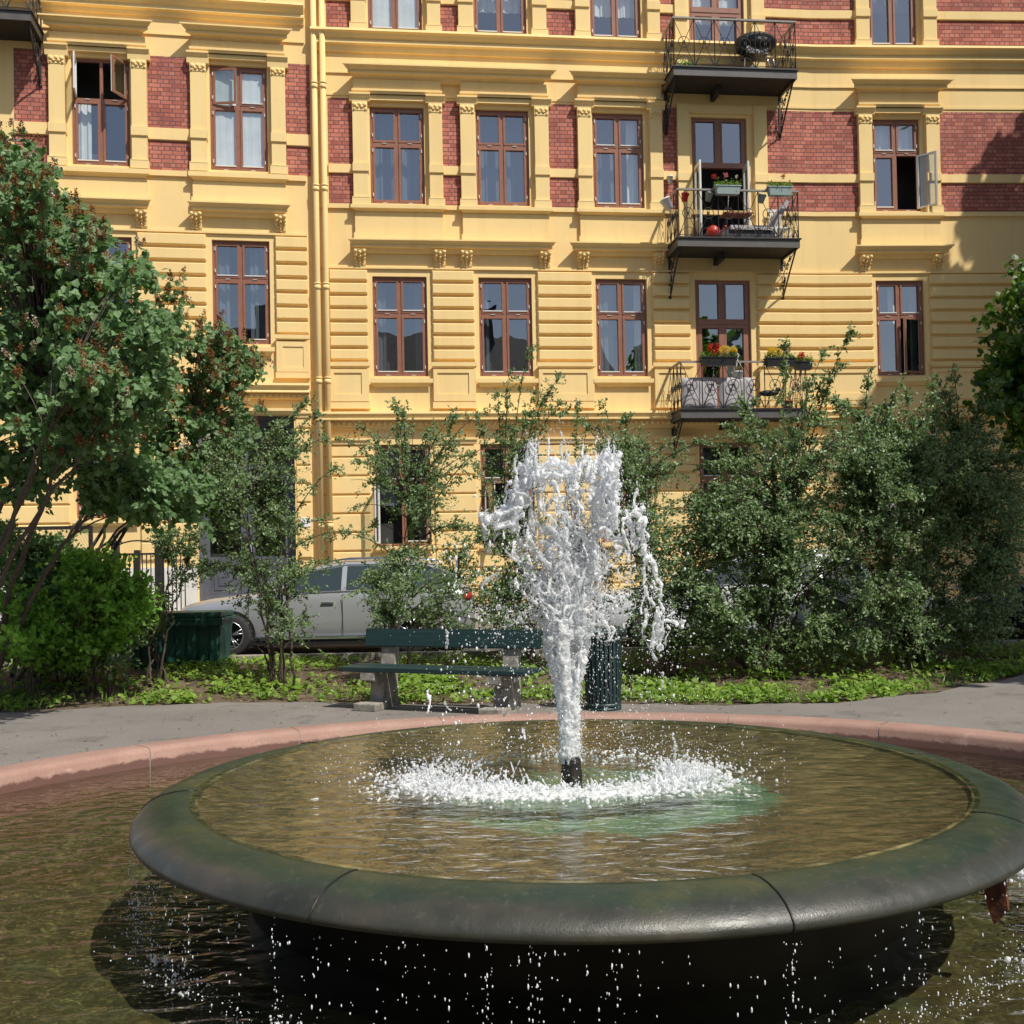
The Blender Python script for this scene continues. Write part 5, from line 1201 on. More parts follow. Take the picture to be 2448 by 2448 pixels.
def inpoly(x, y, poly):
    c = False; n = len(poly); j = n-1
    for i in range(n):
        if (poly[i][1] > y) != (poly[j][1] > y) and x < (poly[j][0]-poly[i][0])*(y-poly[i][1])/(poly[j][1]-poly[i][1])+poly[i][0]: c = not c
        j = i
    return c
def poly_points(poly, n, Y, dY, clump=0, rr=None):
    rr = rr or rj; xs_ = [p[0] for p in poly]; ys_ = [p[1] for p in poly]; out = []
    cl = []
    while len(out) < n:
        if clump and cl and rr.random() < clump:
            c = rr.choice(cl); x, y = c[0]+rr.gauss(0, 26), c[1]+rr.gauss(0, 22); yy = c[2]+rr.gauss(0, .2)
        else: x, y = rr.uniform(min(xs_), max(xs_)), rr.uniform(min(ys_), max(ys_)); yy = Y+rr.uniform(-dY, dY)
        if inpoly(x, y, poly):
            out.append(at(x, y, yy))
            if len(cl) < n*.08+4: cl.append((x, y, yy))
    return [np.array(p) for p in out]
def plant(name, label, cat, base, tips, extra=(), stem_r=.02, nstem=7, leafmat_='coton', shape='oval', lsize=.04, twigs=7, twl=.22, nleaf=12, droop=.25, reach=.55, bark='darkbark', group=None, hang=0.0, spread=.12, flowers=None, stems=None, tex=None, upright=.35):
    base = np.array(base, dtype=float); T = empty(name, tuple(base), 0, label=label, cat=cat, group=group)
    wood = MB(); stem_pts = []
    if stems is None:
        idx = [i for i in RNG.choice(len(tips), min(nstem, len(tips)), replace=False)]; stems = [tips[i] for i in idx]
    for s in stems:
        s = np.array(s); e = base+(s-base)*.80; b0 = base+np.array([rj.gauss(0, spread), rj.gauss(0, spread*.6), -.03]); v = e-b0
        c1 = b0+v*.3*np.array([.6, .6, 1.5]); c2 = b0+v*.7*np.array([.9, .9, 1.1]); c = bez(b0, c1, c2, e, 14)
        c[1:-1] += RNG.normal(size=(12, 3))*.018
        wood.tube([tuple(p) for p in c], list(np.linspace(stem_r, stem_r*.3, 14)), 6); stem_pts.append(c)
    SP = np.vstack([c[3:] for c in stem_pts])
    LP, LD, LN = [], [], []
    endpts = []
    alltips = [(t, 1.0) for t in tips]+[(t, .0) for t in extra]
    for t, dense in alltips:
        t = np.array(t); d = np.linalg.norm(SP-t, axis=1)+np.maximum(0, SP[:, 2]-t[2]+.1)*1.6; a = SP[np.argmin(d)]; v = t-a; l = np.linalg.norm(v)+1e-6
        c1 = a+v*.35+np.array([0, 0, l*.22]); c2 = a+v*.75+np.array([0, 0, l*.16]); m_ = 8
        c = bez(a, c1, c2, t, m_); wood.tube([tuple(p) for p in c], list(np.linspace(min(.010, .004+.004*l), .0018, m_)), 4, cap=False)
        endpts.append((c[-1], c[-1]-c[-3]))
        R = min(l, reach) if dense else l*.85
        seglen = l/(m_-1); k0 = max(0, m_-1-int(R/seglen)-1)
        nt_ = twigs if dense else max(twigs, int(R/.055))
        for q in range(nt_):
            f = k0+(m_-1-k0)*rj.random(); i = min(int(f), m_-2); o = c[i]+(c[i+1]-c[i])*(f-i); dr_ = (c[i+1]-c[i])/(np.linalg.norm(c[i+1]-c[i])+1e-6)
            w_ = rnd_unit(1)[0]; td = dr_*.7+w_*.75+np.array([0, 0, upright*.3]); td /= np.linalg.norm(td); tl = (twl if dense else twl*.55)*(.5+rj.random())
            e = o+td*tl+np.array([0, 0, -droop*tl]); mid_ = (o+e)/2+np.array([0, 0, droop*tl*.3])
            if rj.random() < .5: wood.tube([tuple(o), tuple(mid_), tuple(e)], [.0024, .0018, .001], 3, cap=False)
            s_ = RNG.random(nleaf)[:, None]; pp = (1-s_)**2*o+2*s_*(1-s_)*mid_+s_**2*e
            LP.append(pp); LD.append(td*.5+rnd_unit(nleaf)*1.0+np.array([0, 0, -hang])); LN.append(rnd_unit(nleaf)*.62+np.array([.35, -.75, .65]))
    LP = np.vstack(LP); LD = np.vstack(LD); LN = np.vstack(LN); LP += RNG.normal(size=LP.shape)*lsize*.25
    wood.build('branches', M[bark], T)
    leafobj('foliage', [leaves(LP, LD, LN, lsize*(.65+.6*RNG.random(len(LP))), shape)], M[leafmat_], T)
    return T, endpts, LP

# --- lilac on the left
G0 = [(-60, 400), (0, 262), (40, 255), (70, 300), (120, 345), (170, 400), (240, 440), (275, 470), (290, 540), (330, 560), (350, 620), (330, 720), (290, 780), (250, 860), (200, 860), (120, 820), (60, 850), (0, 800), (-60, 820)]
rl = random.Random(21)
tips = poly_points(G0, 720, 11.6, 1.2, .6, rl)+poly_points([(-60, 830), (120, 820), (260, 860), (420, 900), (400, 990), (250, 960), (100, 930), (-60, 960)], 210, 12.5, .6, .5, rl)
lb = at(-70, 1240, 12.9); lb.z = gz(lb.x, lb.y)
T, ends, LP = plant('lilac_tree', 'big lilac with heart-shaped leaves and faded brown flower heads at the left edge', 'lilac', lb, tips, stem_r=.045, nstem=7, leafmat_='lilac', shape='heart', lsize=.074, twigs=6, twl=.20, nleaf=7, droop=.3, reach=.5, bark='bark', hang=.9, spread=.25)
def panicles(parent, places, n_each, r, matk, nm, size=.02, lab=None):
    parts = []
    for (p, d) in places:
        d = np.array(d); d = d/(np.linalg.norm(d)+1e-6)*.6+np.array([0, 0, .8]); d /= np.linalg.norm(d)
        t = RNG.random(n_each); pos = p+d[None]*(t*r*1.7)[:, None]+rnd_unit(n_each)*(r*(1-.75*t)*RNG.random(n_each)**.5)[:, None]
        parts.append(leaves(pos, rnd_unit(n_each), rnd_unit(n_each), size*(.7+.6*RNG.random(n_each)), 'oval'))
    return leafobj(nm, parts, M[matk], parent)
front = [(p, d) for p, d in ends if p[1] < 11.9]
def outer(LP, cell=.16):
    best = {}
    for p in LP:
        s = 1/p[1]; k_ = (int(p[0]*s*90*.16/cell), int((p[2]-EYE)*s*90*.16/cell))
        if k_ not in best or p[1] < best[k_][1]: best[k_] = p
    r_ = [(q+np.array([0, -.06, .02]), np.array([rl.gauss(0, .5), -.4, .3])) for q in best.values()]; rl.shuffle(r_); return r_
front = [f for f in outer(LP) if rl.random() < .35+.65*(mnoise.noise(Vector(f[0])*1.1+Vector((3, 0, 0))) > -.05)]
front = front[::1]; front.sort(key=lambda e: -(e[0][2]*.5+mnoise.noise(Vector(e[0])*1.6)*1.6+rl.gauss(0, .35))); panicles(T, front[:170], 60, .044, 'brownflower', 'faded_flowers', .022); panicles(T, [f for f in front[:170] if rl.random() < .13], 45, .045, 'whiteflower', 'white_flowers', .022)
# right-hand lobe of the lilac, sparser, hanging
G1 = [(300, 530), (360, 540), (400, 590), (450, 620), (490, 680), (500, 730), (485, 770), (440, 760), (400, 790), (330, 820), (260, 960), (150, 880), (230, 800), (290, 720)]
tips = poly_points(G1, 175, 14.0, .5, .5, rl)+poly_points([(250, 700), (500, 740), (480, 900), (420, 1000), (330, 930), (240, 880)], 120, 14.2, .4, .3, rl)
lb2 = at(60, 1240, 14.4); lb2.z = gz(lb2.x, lb2.y)
T, ends, LP = plant('lilac_tree', 'smaller sparse lilac with brown flower heads leaning right in front of the grey door', 'lilac', lb2, tips, stem_r=.035, nstem=7, leafmat_='lilac', shape='heart', lsize=.074, twigs=5, twl=.18, nleaf=5, droop=.4, reach=.4, bark='bark', hang=.8, spread=.2)
ends = outer(LP, .13); ends.sort(key=lambda e: -e[0][2]+rl.gauss(0, .5)); panicles(T, ends[:140], 70, .055, 'brownflower', 'faded_flowers', .022); panicles(T, ends[190:197], 50, .045, 'whiteflower', 'white_flowers', .024)
# dark underside growth and bright bushes bottom left
tips = poly_points([(-30, 960), (60, 1010), (150, 1020), (170, 1080), (250, 1120), (255, 1240), (180, 1255), (60, 1250), (-30, 1240)], 260, 14.0, .5, .3, rl)
q = at(120, 1250, 13.9); q.z = gz(q.x, q.y)
plant('shrub', 'dark green bush low under the lilac at the left edge', 'shrub', q, tips, leafmat_='lilac', shape='oval', lsize=.075, twigs=6, nleaf=8, twl=.2, stem_r=.015)
tips = poly_points([(110, 1050), (190, 1030), (250, 1055), (285, 1100), (300, 1130), (265, 1160), (225, 1220), (150, 1250), (110, 1200), (130, 1130)], 170, 13.3, .4, .4, rl)
q = at(190, 1255, 13.4); q.z = gz(q.x, q.y)
plant('shrub', 'bright green leafy bush in front of the iron fence and left of the grit bin', 'shrub', q, tips, leafmat_='bright', shape='oval', lsize=.085, twigs=5, nleaf=7, twl=.2, stem_r=.013, bark='bark')
tips = poly_points([(0, 1110), (60, 1100), (110, 1150), (130, 1200), (100, 1250), (0, 1250)], 70, 13.1, .3, .4, rl)
q = at(50, 1262, 13.0); q.z = gz(q.x, q.y)
plant('shrub', 'small light green bush lowest at the left edge beside the path', 'shrub', q, tips, leafmat_='bright', shape='oval', lsize=.085, twigs=5, nleaf=7, twl=.17, stem_r=.010, bark='bark')
# --- small-leaved shrubs (loose ones left of and behind the jet)
GR = 'small-leaved shrubs in the bed between path and street'
def shrub(px, py, Y, polys, label, extra=(), lm='coton', dY=.5, shoots=20, **k):
    q = at(px, py, Y); q.z = gz(q.x, q.y); tips = []; extra = list(extra)
    allp = [v for poly, n in polys for v in poly]; cx_ = sum(v[0] for v in allp)/len(allp); cy_ = sum(v[1] for v in allp)/len(allp)
    for _ in range(shoots):
        v = rl.choice(allp)
        if v[1] < cy_+60: l = rl.uniform(18, 75); d_ = math.hypot(v[0]-cx_, v[1]-cy_); extra.append((v[0]+(v[0]-cx_)/d_*l+rl.gauss(0, 16), v[1]+(v[1]-cy_)/d_*l*.6-rl.random()*22))
    for poly, n in polys: tips += poly_points(poly, n, Y+.1, dY, .35, rl)
    ex = [at(x, y, Y+rl.uniform(-.3, .3)) for x, y in extra]
    return plant('shrub', label, 'shrub', q, tips, extra=ex, leafmat_=lm, group=None, **k)
KW = dict(lsize=.040, twigs=6, twl=.24, nleaf=14, stem_r=.016, reach=.45)
shrub(525, 1245, 13.6, [([(380, 850), (450, 790), (555, 790), (590, 860), (570, 1000), (600, 1100), (560, 1190), (470, 1180), (420, 1080), (370, 1000)], 140), ([(480, 1080), (600, 1080), (590, 1200), (500, 1210)], 18)], 'loose small-leaved shrub with bare crossing stems in front of the grey door', extra=[(600, 780), (640, 880), (430, 1020), (350, 1010), (690, 1010), (640, 1060)], nstem=9, **KW)
shrub(300, 1240, 13.9, [([(290, 960), (360, 930), (400, 1000), (380, 1080), (330, 1120), (310, 1200), (270, 1220), (260, 1120), (300, 1050)], 55)], 'loose small-leaved shrub growing between the bright bush and the grit bin', nstem=6, shoots=5, **KW)
shrub(735, 1240, 14.2, [([(690, 830), (760, 800), (860, 810), (880, 900), (870, 1010), (940, 1100), (960, 1190), (850, 1220), (720, 1200), (650, 1100), (740, 1050), (780, 980), (700, 930)], 195)], 'arching small-leaved shrub standing behind the bench left of the jet', extra=[(640, 830), (680, 870), (660, 960), (860, 780), (950, 830), (930, 770), (620, 1010), (700, 990)], nstem=9, **KW)
shrub(985, 1240, 14.4, [([(900, 1000), (1010, 950), (1100, 980), (1180, 1050), (1180, 1200), (900, 1220)], 210), ([(960, 800), (1050, 790), (1060, 900), (960, 920)], 14)], 'small-leaved shrub directly behind the jet with one tall feathery shoot', extra=[(1000, 655), (1060, 705), (940, 745), (1090, 755), (1035, 740), (960, 700), (900, 790), (1110, 790), (1010, 740), (1000, 780)], nstem=8, **KW)
shrub(1270, 1260, 13.6, [([(1110, 830), (1180, 820), (1250, 850), (1240, 940), (1260, 1010), (1330, 1060), (1350, 1160), (1280, 1240), (1190, 1200), (1180, 1060), (1150, 930)], 240)], 'small-leaved shrub just right of the jet in front of the ground-floor windows', extra=[(1135, 765), (1180, 790), (1290, 830), (1380, 840), (1420, 830), (1300, 900)], nstem=9, **KW)
KD = dict(lsize=.046, twigs=8, twl=.22, nleaf=14, stem_r=.02, reach=.5)
shrub(1440, 1270, 13.9, [([(1260, 980), (1330, 900), (1420, 800), (1520, 770), (1640, 800), (1720, 860), (1740, 1000), (1760, 1120), (1700, 1230), (1500, 1250), (1330, 1240), (1250, 1100)], 780)], 'tall dense small-leaved shrub filling the bed below the middle balcony', extra=[(1610, 625), (1560, 660), (1480, 650), (1690, 745), (1640, 700), (1370, 800), (1770, 740), (1560, 700), (1530, 720), (1400, 790), (1800, 760), (1585, 690)], lm='coton2', dY=.9, nstem=16, shoots=34, **KD)
shrub(1720, 1265, 14.4, [([(1600, 790), (1760, 770), (1850, 800), (1940, 900), (1950, 1130), (1880, 1220), (1700, 1240), (1640, 1100), (1700, 950)], 620)], 'dense small-leaved shrub beside the path near the right edge', extra=[(1850, 760), (1700, 720), (1800, 700), (1910, 1150), (1930, 1180), (1880, 720)], lm='coton2', dY=.8, nstem=12, shoots=26, **KD)
# maple at the right edge (its trunk stands outside the picture)
q = Vector((12.2, 16.0, .1)); rm_ = random.Random(3)
tips = poly_points([(1900, 500), (1960, 500), (2250, 350), (2400, 700), (2200, 950), (1990, 900), (1930, 850), (1875, 800), (1840, 740), (1862, 690), (1890, 660), (1860, 600), (1872, 560), (1915, 530)], 620, 15.4, 1.1, .35, rm_)
plant('maple_tree', 'broad-leaved tree whose low dark boughs reach in at the right edge', 'tree', q, tips, leafmat_='maple', shape='maple', lsize=.092, twigs=7, twl=.3, nleaf=8, stem_r=.12, nstem=7, bark='bark', hang=.5, spread=.05)
# street tree that shades the right part of the facade
q = Vector((17.0, 21.0, .2)); tips = []
while len(tips) < 620:
    v = np.array([rm_.gauss(0, 1), rm_.gauss(0, 1), rm_.gauss(0, 1)]); v /= np.linalg.norm(v); r = rm_.random()**.4
    p = np.array([17.2, 21.0, 11.4])+v*r*np.array([4.3, 3.4, 7.0])*(1+.12*math.sin(v[0]*7+v[2]*5)); tips.append(p)
plant('maple_tree', 'tall street tree outside the right edge that shades the facade', 'tree', q, tips, leafmat_='maple', shape='maple', lsize=.30, twigs=7, twl=.6, nleaf=7, stem_r=.16, nstem=12, bark='bark', hang=.4, spread=.05, reach=1.2)

q = Vector((10.4, 10.7, .0)); tips = []
while len(tips) < 230:
    v = np.array([rm_.gauss(0, 1), rm_.gauss(0, 1), rm_.gauss(0, 1)]); v /= np.linalg.norm(v); r = rm_.random()**.4
    tips.append(np.array([10.5, 10.7, 8.4])+v*r*np.array([2.1, 1.9, 2.6])*(1+.12*math.sin(v[0]*7+v[2]*5)))
plant('maple_tree', 'park tree outside the right edge that shades the end of the shrub bed', 'tree', q, tips, leafmat_='maple', shape='maple', lsize=.20, twigs=6, twl=.4, nleaf=7, stem_r=.12, nstem=8, bark='bark', hang=.4, spread=.04, reach=.8)

# --- ground cover, grass and litter in the bed
def bedpoint(r_):
    while True:
        x = r_.uniform(-10.5, 9.5); y = 11.6+r_.random()**1.3*4.2
        if y > edge_y(x)+.03 and y < 15.8: return x, y
rc = random.Random(8); pos = []; nr = []
ctr = [bedpoint(rc) for _ in range(420)]
for k in range(30000):
    if rc.random() < .8: c = rc.choice(ctr); x, y = c[0]+rc.gauss(0, .20), c[1]+rc.gauss(0, .12)
    else: x, y = bedpoint(rc)
    if y < edge_y(x)-.02 or y > 15.8: continue
    if mnoise.noise(Vector((x*1.3, y*2.0, 3)))+.5*mnoise.noise(Vector((x*4, y*5, 9))) < -.02 and rc.random() < .93: continue
    pos.append((x, y, gz(x, y)+.015+abs(rc.gauss(0, .045))))
pos = np.array(pos); n = len(pos)
dirs = rnd_unit(n)*np.array([1, 1, .35]); nrm = rnd_unit(n)*.55+np.array([.2, -.35, 1.0])
leafobj('ground_cover', [leaves(pos, dirs, nrm, .055*(.5+RNG.random(n)), 'heart')], M['cover'], None, label='light green leafy weeds covering the bed behind the path', cat='ground cover', kind='stuff')
pos = []
for k in range(9000):
    x, y = bedpoint(rc)
    if y-edge_y(x) > .6 and rc.random() < .75: continue
    if x < 1.5 and rc.random() < .7: continue
    pos.append((x, y, gz(x, y)))
pos = np.array(pos); n = len(pos); dirs = np.array([0, 0, 1.])+rnd_unit(n)*.55
leafobj('grass', [leaves(pos, dirs, rnd_unit(n)+np.array([0, -.6, .3]), .13*(.5+RNG.random(n)), 'oval')], M['grassy'], None, label='tufts of green grass along the edge of the bed', cat='grass', kind='stuff')
g_ = bpy.data.objects['grass']
V = np.empty(len(g_.data.vertices)*3, dtype=np.float32); g_.data.vertices.foreach_get('co', V); V = V.reshape(-1, 4, 3)
mid_ = (V[:, 1]+V[:, 3])/2; V[:, 1] = mid_+(V[:, 1]-mid_)*.16; V[:, 3] = mid_+(V[:, 3]-mid_)*.16; g_.data.vertices.foreach_set('co', V.ravel())
pos = []
for k in range(4200):
    x, y = bedpoint(rc); pos.append((x, y, gz(x, y)+.006+.02*rc.random()))
for k in range(700):
    a = rc.uniform(.1, 3.0); t = rc.uniform(4.6, 8); x, y = CX+t*math.cos(a), CY+t*math.sin(a)
    if y < edge_y(x): pos.append((x, y, gz(x, y)+.012))
pos = np.array(pos); n = len(pos)
leafobj('leaf_litter', [leaves(pos, rnd_unit(n)*np.array([1, 1, .1]), rnd_unit(n)*.25+np.array([0, 0, 1.]), .035*(.4+RNG.random(n)), 'oval')], M['litter'], None, label='dry brown leaves lying on the soil and along the path', cat='leaf litter', kind='stuff')

# ======================================================================= iron fence in front of the left house
FN = empty('iron_fence', at(230, 1110, 22.3), 0, label='black iron railing with ball-topped posts in front of the white plinth', cat='fence')
yF = 22.0
def fx(px): return at(px, 1060, yF).x
g = MB(); xa, xb = fx(60), fx(355)
x = xa
while x < xb: g.tube([(x, yF, .35), (x, yF, 1.86)], .012, 4, sm=False); x += .085
g.build('bars', M['iron'], FN)
g = MB()
for z in (.45, 1.87): g.box(xa, xb, yF-.02, yF+.02, z-.02, z+.02)
g.build('rail', M['iron'], FN)
for px in (218, 300):
    g = MB(); x = fx(px); g.box(x-.07, x+.07, yF-.07, yF+.07, .3, 2.10, bev=.01); g.box(x-.10, x+.10, yF-.10, yF+.10, 2.10, 2.14); g.lathe([(0, 0), (.03, 0), (.02, .05), (0, .05)], (x, yF, 2.14), 12); g.ball((x, yF, 2.24), .07, 0, 2); g.build('post', M['iron'], FN)
g = MB(); xm = fx(259)
g.tube([(xm+.52*math.cos(t*math.pi/12), yF, 1.88+.26*math.sin(t*math.pi/12)) for t in range(13)], .016, 5, cap=False); g.box(xm-.05, xm+.05, yF-.05, yF+.05, .3, 1.95); g.build('gate_arch', M['iron'], FN)
GF = empty('wire_gate', at(150, 1000, 19.5), 0, label='black square-tube frame with wire mesh left of the ball-topped posts', cat='gate')
g = MB(); x0_, x1_ = at(20, 1000, 19.5).x, at(171, 1000, 19.5).x; zt = at(171, 998, 19.5).z
for x in (x0_, x1_): g.box(x-.03, x+.03, 19.47, 19.53, .17, zt)
g.box(x0_-.03, x1_+.03, 19.47, 19.53, zt-.001, zt+.06); g.build('frame', M['iron'], GF)
g = MB(); n = 26
for i in range(n):
    a = x0_+(x1_-x0_)*i/n; g.tube([(a, 19.5, .2), (min(x1_, a+.9), 19.5, .2+min(x1_-a, .9)*1.9)], .003, 3, cap=False); g.tube([(a, 19.5, zt), (min(x1_, a+.9), 19.5, zt-min(x1_-a, .9)*1.9)], .003, 3, cap=False)
g.build('mesh', M['ironlight'], GF)

# ======================================================================= things on the balconies
fl = random.Random(4)
M['red'] = leafmat('red_petal', (.42, .02, .02), (.55, .035, .04), (.62, .05, .07), .3, .6, .2); M['yellow'] = leafmat('yellow_petal', (.62, .42, .02), (.72, .52, .03), (.78, .60, .06), .3, .6, .2)
M['pink'] = leafmat('pink_petal', (.55, .12, .15), (.65, .2, .24), (.7, .35, .38), .3, .6, .2)
M['box_grey'] = mat('pale_blue_grey_box', (.30, .38, .37), .5); M['box_black'] = mat('black_box', (.015, .016, .018), .5)
M['cushion'] = cloth_mat('pale_cushion', (.50, .47, .48), .1); M['greycushion'] = cloth_mat('grey_cushion', (.10, .10, .105), .1); M['redplastic'] = mat('red_plastic', (.62, .035, .02), .35)
M['bucket'] = mat('white_plastic', (.68, .70, .70), .35); M['terra'] = mat('terracotta', (.35, .12, .06), .8); M['blackcover'] = varied('black_cover', (.008, .008, .009), (.03, .03, .03), 9, .35, .8, 14, .03)
def flowerbox(label, u0, u1, z0, d, colr, matl, plants, group='flower boxes hung on the balcony railings'):
    T = empty('flower_box', P((u0+u1)/2, z0, d, 1), 0, label=label, cat='flower box', group=group)
    b = FB(); h = .19; w2 = .10
    c = [(u0+.04, z0, d-w2*.7), (u1-.04, z0, d-w2*.7), (u1-.04, z0, d+w2*.7), (u0+.04, z0, d+w2*.7), (u0, z0+h, d-w2), (u1, z0+h, d-w2), (u1, z0+h, d+w2), (u0, z0+h, d+w2)]
    b.add([P(*q, 1) for q in c], [(0, 1, 2, 3), (0, 4, 5, 1), (1, 5, 6, 2), (2, 6, 7, 3), (3, 7, 4, 0)]); b.fbox(u0-.01, u1+.01, z0+h-.02, z0+h, d-w2-.01, d+w2+.01); b.build('box', matl, T)
    n = 420; pos = np.array([tuple(P(fl.uniform(u0, u1), z0+h+abs(fl.gauss(0, .055)), d+fl.gauss(0, .06), 1)) for _ in range(n)])
    leafobj('leaves', [leaves(pos, rnd_unit(n)+np.array([0, 0, .5]), rnd_unit(n), .045*(.6+.8*RNG.random(n)), 'oval')], M['grassy'], T)
    for (ua, ub, zz, nh, mk, r) in plants:
        parts = []
        for k in range(nh):
            c = np.array(tuple(P(fl.uniform(ua, ub), z0+h+zz+fl.gauss(0, .04), d+fl.gauss(0, .05), 1))); m_ = 40
            parts.append(leaves(c+np.array([0, -.05, .03])+rnd_unit(m_)*r*.85, rnd_unit(m_), rnd_unit(m_), r*(.5+.4*RNG.random(m_)), 'oval'))
        leafobj('blossom', parts, M[mk], T)
    return T
flowerbox('pale grey flower box with a pink and a red bloom on the middle balcony railing', 4.60, 5.18, 9.70, 1.05, 0, M['box_grey'], [(4.85, 4.92, .24, 1, 'pink', .055), (4.58, 4.62, .20, 1, 'red', .05), (5.05, 5.1, .15, 1, 'whiteflower', .035)])
flowerbox('pale grey flower box with one red bloom near the right end of the middle balcony', 5.82, 6.38, 9.70, 1.05, 0, M['box_grey'], [(6.14, 6.2, .16, 2, 'red', .045)])
flowerbox('black flower box with red and yellow flowers left on the lowest balcony railing', 4.18, 5.00, 5.86, 1.04, 0, M['box_black'], [(4.38, 4.60, .14, 8, 'red', .055), (4.60, 5.0, .12, 34, 'yellow', .036)])
flowerbox('black flower box with yellow flowers and a red geranium right on the lowest balcony', 5.68, 6.35, 5.84, 1.04, 0, M['box_black'], [(5.75, 6.05, .11, 28, 'yellow', .036), (6.12, 6.22, .17, 9, 'red', .055)])
flowerbox('short dark flower box of red geraniums at the right corner of the lowest balcony', 6.38, 6.80, 5.78, .95, 0, M['box_black'], [(6.5, 6.72, .08, 8, 'red', .05)])
def pot(label, u, z, d, r, h, matl, tilt=0, name='bucket', cat='bucket', hook=False):
    b = MB(); b.lathe([(0, 0), (r*.72, 0), (r, h), (r*1.06, h), (r*1.06, h-.03), (r*.98, h-.03)], (0, 0, 0), 18); b.lathe([(0, .01), (r*.68, .01), (r*.93, h-.01)], (0, 0, 0), 18)
    if hook:
        for a in (0, 2.1, 4.2): b.tube([(r*math.cos(a), r*math.sin(a), h), (0, 0, h+.28)], .006, 4)
        b.tube([(0, 0, h+.28), (.0, 0, h+.33), (.035, 0, h+.37), (.0, 0, h+.41), (-.035, 0, h+.38)], .012, 5)
    o = b.build(name, matl, label=label, cat=cat); o.location = P(u, z, d, 1); o.rotation_euler = (0, tilt, 0); return o
pot('white hanging flower pot with a hook on the table of the lowest balcony', 5.12, 5.62, .8, .14, .15, M['bucket'], name='hanging_pot', cat='pot', hook=True)
pot('white bucket hung on the left corner of the middle balcony railing', 3.62, 9.42, .85, .12, .26, M['bucket'], -.5)
pot('small red bucket hung inside the middle balcony railing', 3.95, 9.60, .85, .085, .18, M['redplastic'], .15)
pot('grey pot hung left of the first pale flower box', 4.47, 9.60, .93, .085, .18, M['box_grey'], .25, 'pot', 'pot')
pot('grey pot hung left of the second pale flower box', 5.70, 9.58, .93, .085, .18, M['box_grey'], .25, 'pot', 'pot')
pot('small white pot fixed to the wall above the middle balcony', 3.83, 10.25, .12, .07, .18, M['bucket'], 0, 'pot', 'pot')
pot('terracotta flower pot standing right on the lowest balcony', 6.30, 4.86, .7, .13, .26, M['terra'], 0, 'pot', 'pot')
# watering can
W = empty('watering_can', P(4.62, 8.765, .8, 1), 0, label='red watering can standing on the middle balcony', cat='watering can')
c0 = P(4.62, 8.765, .8, 1); g = MB(); g.lathe([(0, 0), (.155, 0), (.145, .24), (.08, .29), (.08, .295)], tuple(c0), 18); g.build('body', M['redplastic'], W)
g = MB(); g.tube([(c0.x+.11, c0.y, c0.z+.05), (c0.x+.2, c0.y, c0.z+.17), (c0.x+.27, c0.y, c0.z+.27)], [.026, .018, .015], 8); g.ball((c0.x+.28, c0.y, c0.z+.285), .04, 0, 1, (.7, 1, 1)); g.build('spout', M['redplastic'], W)
g = MB(); g.tube([(c0.x-.10*math.cos(t*.4), c0.y, c0.z+.2+.12*math.sin(t*.4)) for t in range(9)], .011, 6); g.build('handle', M['redplastic'], W)
# lounge chair, folding table and white chair on the middle balcony
k = 1
LC = empty('lounge_chair', P(5.6, 8.765, .5, k), 0, label='low grey lounge chair with a reclined back on the middle balcony', cat='chair')
b = FB(); b.fbox(5.05, 6.0, 9.02, 9.12, .25, .75); b.build('seat', M['cushion'], LC)
b = FB(); b.add([P(u, z, d, k) for u, z, d in ((5.92, 9.05, .25), (6.38, 9.72, .25), (6.38, 9.72, .75), (5.92, 9.05, .75), (6.02, 9.0, .25), (6.46, 9.66, .25), (6.46, 9.66, .75), (6.02, 9.0, .75))], [(0, 1, 2, 3), (4, 7, 6, 5), (0, 4, 5, 1), (3, 2, 6, 7), (1, 5, 6, 2), (0, 3, 7, 4)]); b.build('backrest', M['cushion'], LC)
b = FB(); b.fbox(4.55, 6.1, 8.765, 9.03, .28, .70); b.build('base', M['greycushion'], LC)
FT = empty('folding_table', P(5.1, 8.765, .6, k), 0, label='small folding table hooked inside the middle balcony railing', cat='table')
b = FB(); b.fbox(4.88, 5.55, 9.36, 9.39, .45, .85); b.build('tabletop', M['terra'], FT)
b = FB(); [b.tube([P(x, z0_, d0_, k), P(x2, z1_, d1_, k)], .011, 5) for x, z0_, d0_, x2, z1_, d1_ in ((5.0, 8.7, .5, 5.0, 9.82, .8), (5.45, 8.7, .5, 5.45, 9.82, .8), (5.0, 9.36, .5, 5.45, 9.36, .5), (5.0, 9.03, .6, 5.45, 9.03, .6))]; b.build('leg_frame', M['ironlight'], FT)
WC = empty('garden_chair', P(6.3, 8.765, .4, k), 0, label='white slatted garden chair in the right corner of the middle balcony', cat='chair')
b = FB(); [b.fbox(6.12, 6.46, 9.08, 9.11, .25+i*.09, .32+i*.09) for i in range(5)]; b.build('seat', M['whitepaint'], WC)
b = FB(); [b.fbox(6.14+i*.085, 6.19+i*.085, 9.15, 9.62, .20, .22) for i in range(4)]; b.fbox(6.12, 6.46, 9.60, 9.66, .19, .23); b.build('backrest', M['whitepaint'], WC)
for uu in (6.13, 6.45):
    for dd in (.25, .68): b = FB(); b.fbox(uu-.018, uu+.018, 8.765, 9.08, dd-.018, dd+.018); b.build('leg', M['whitepaint'], WC)
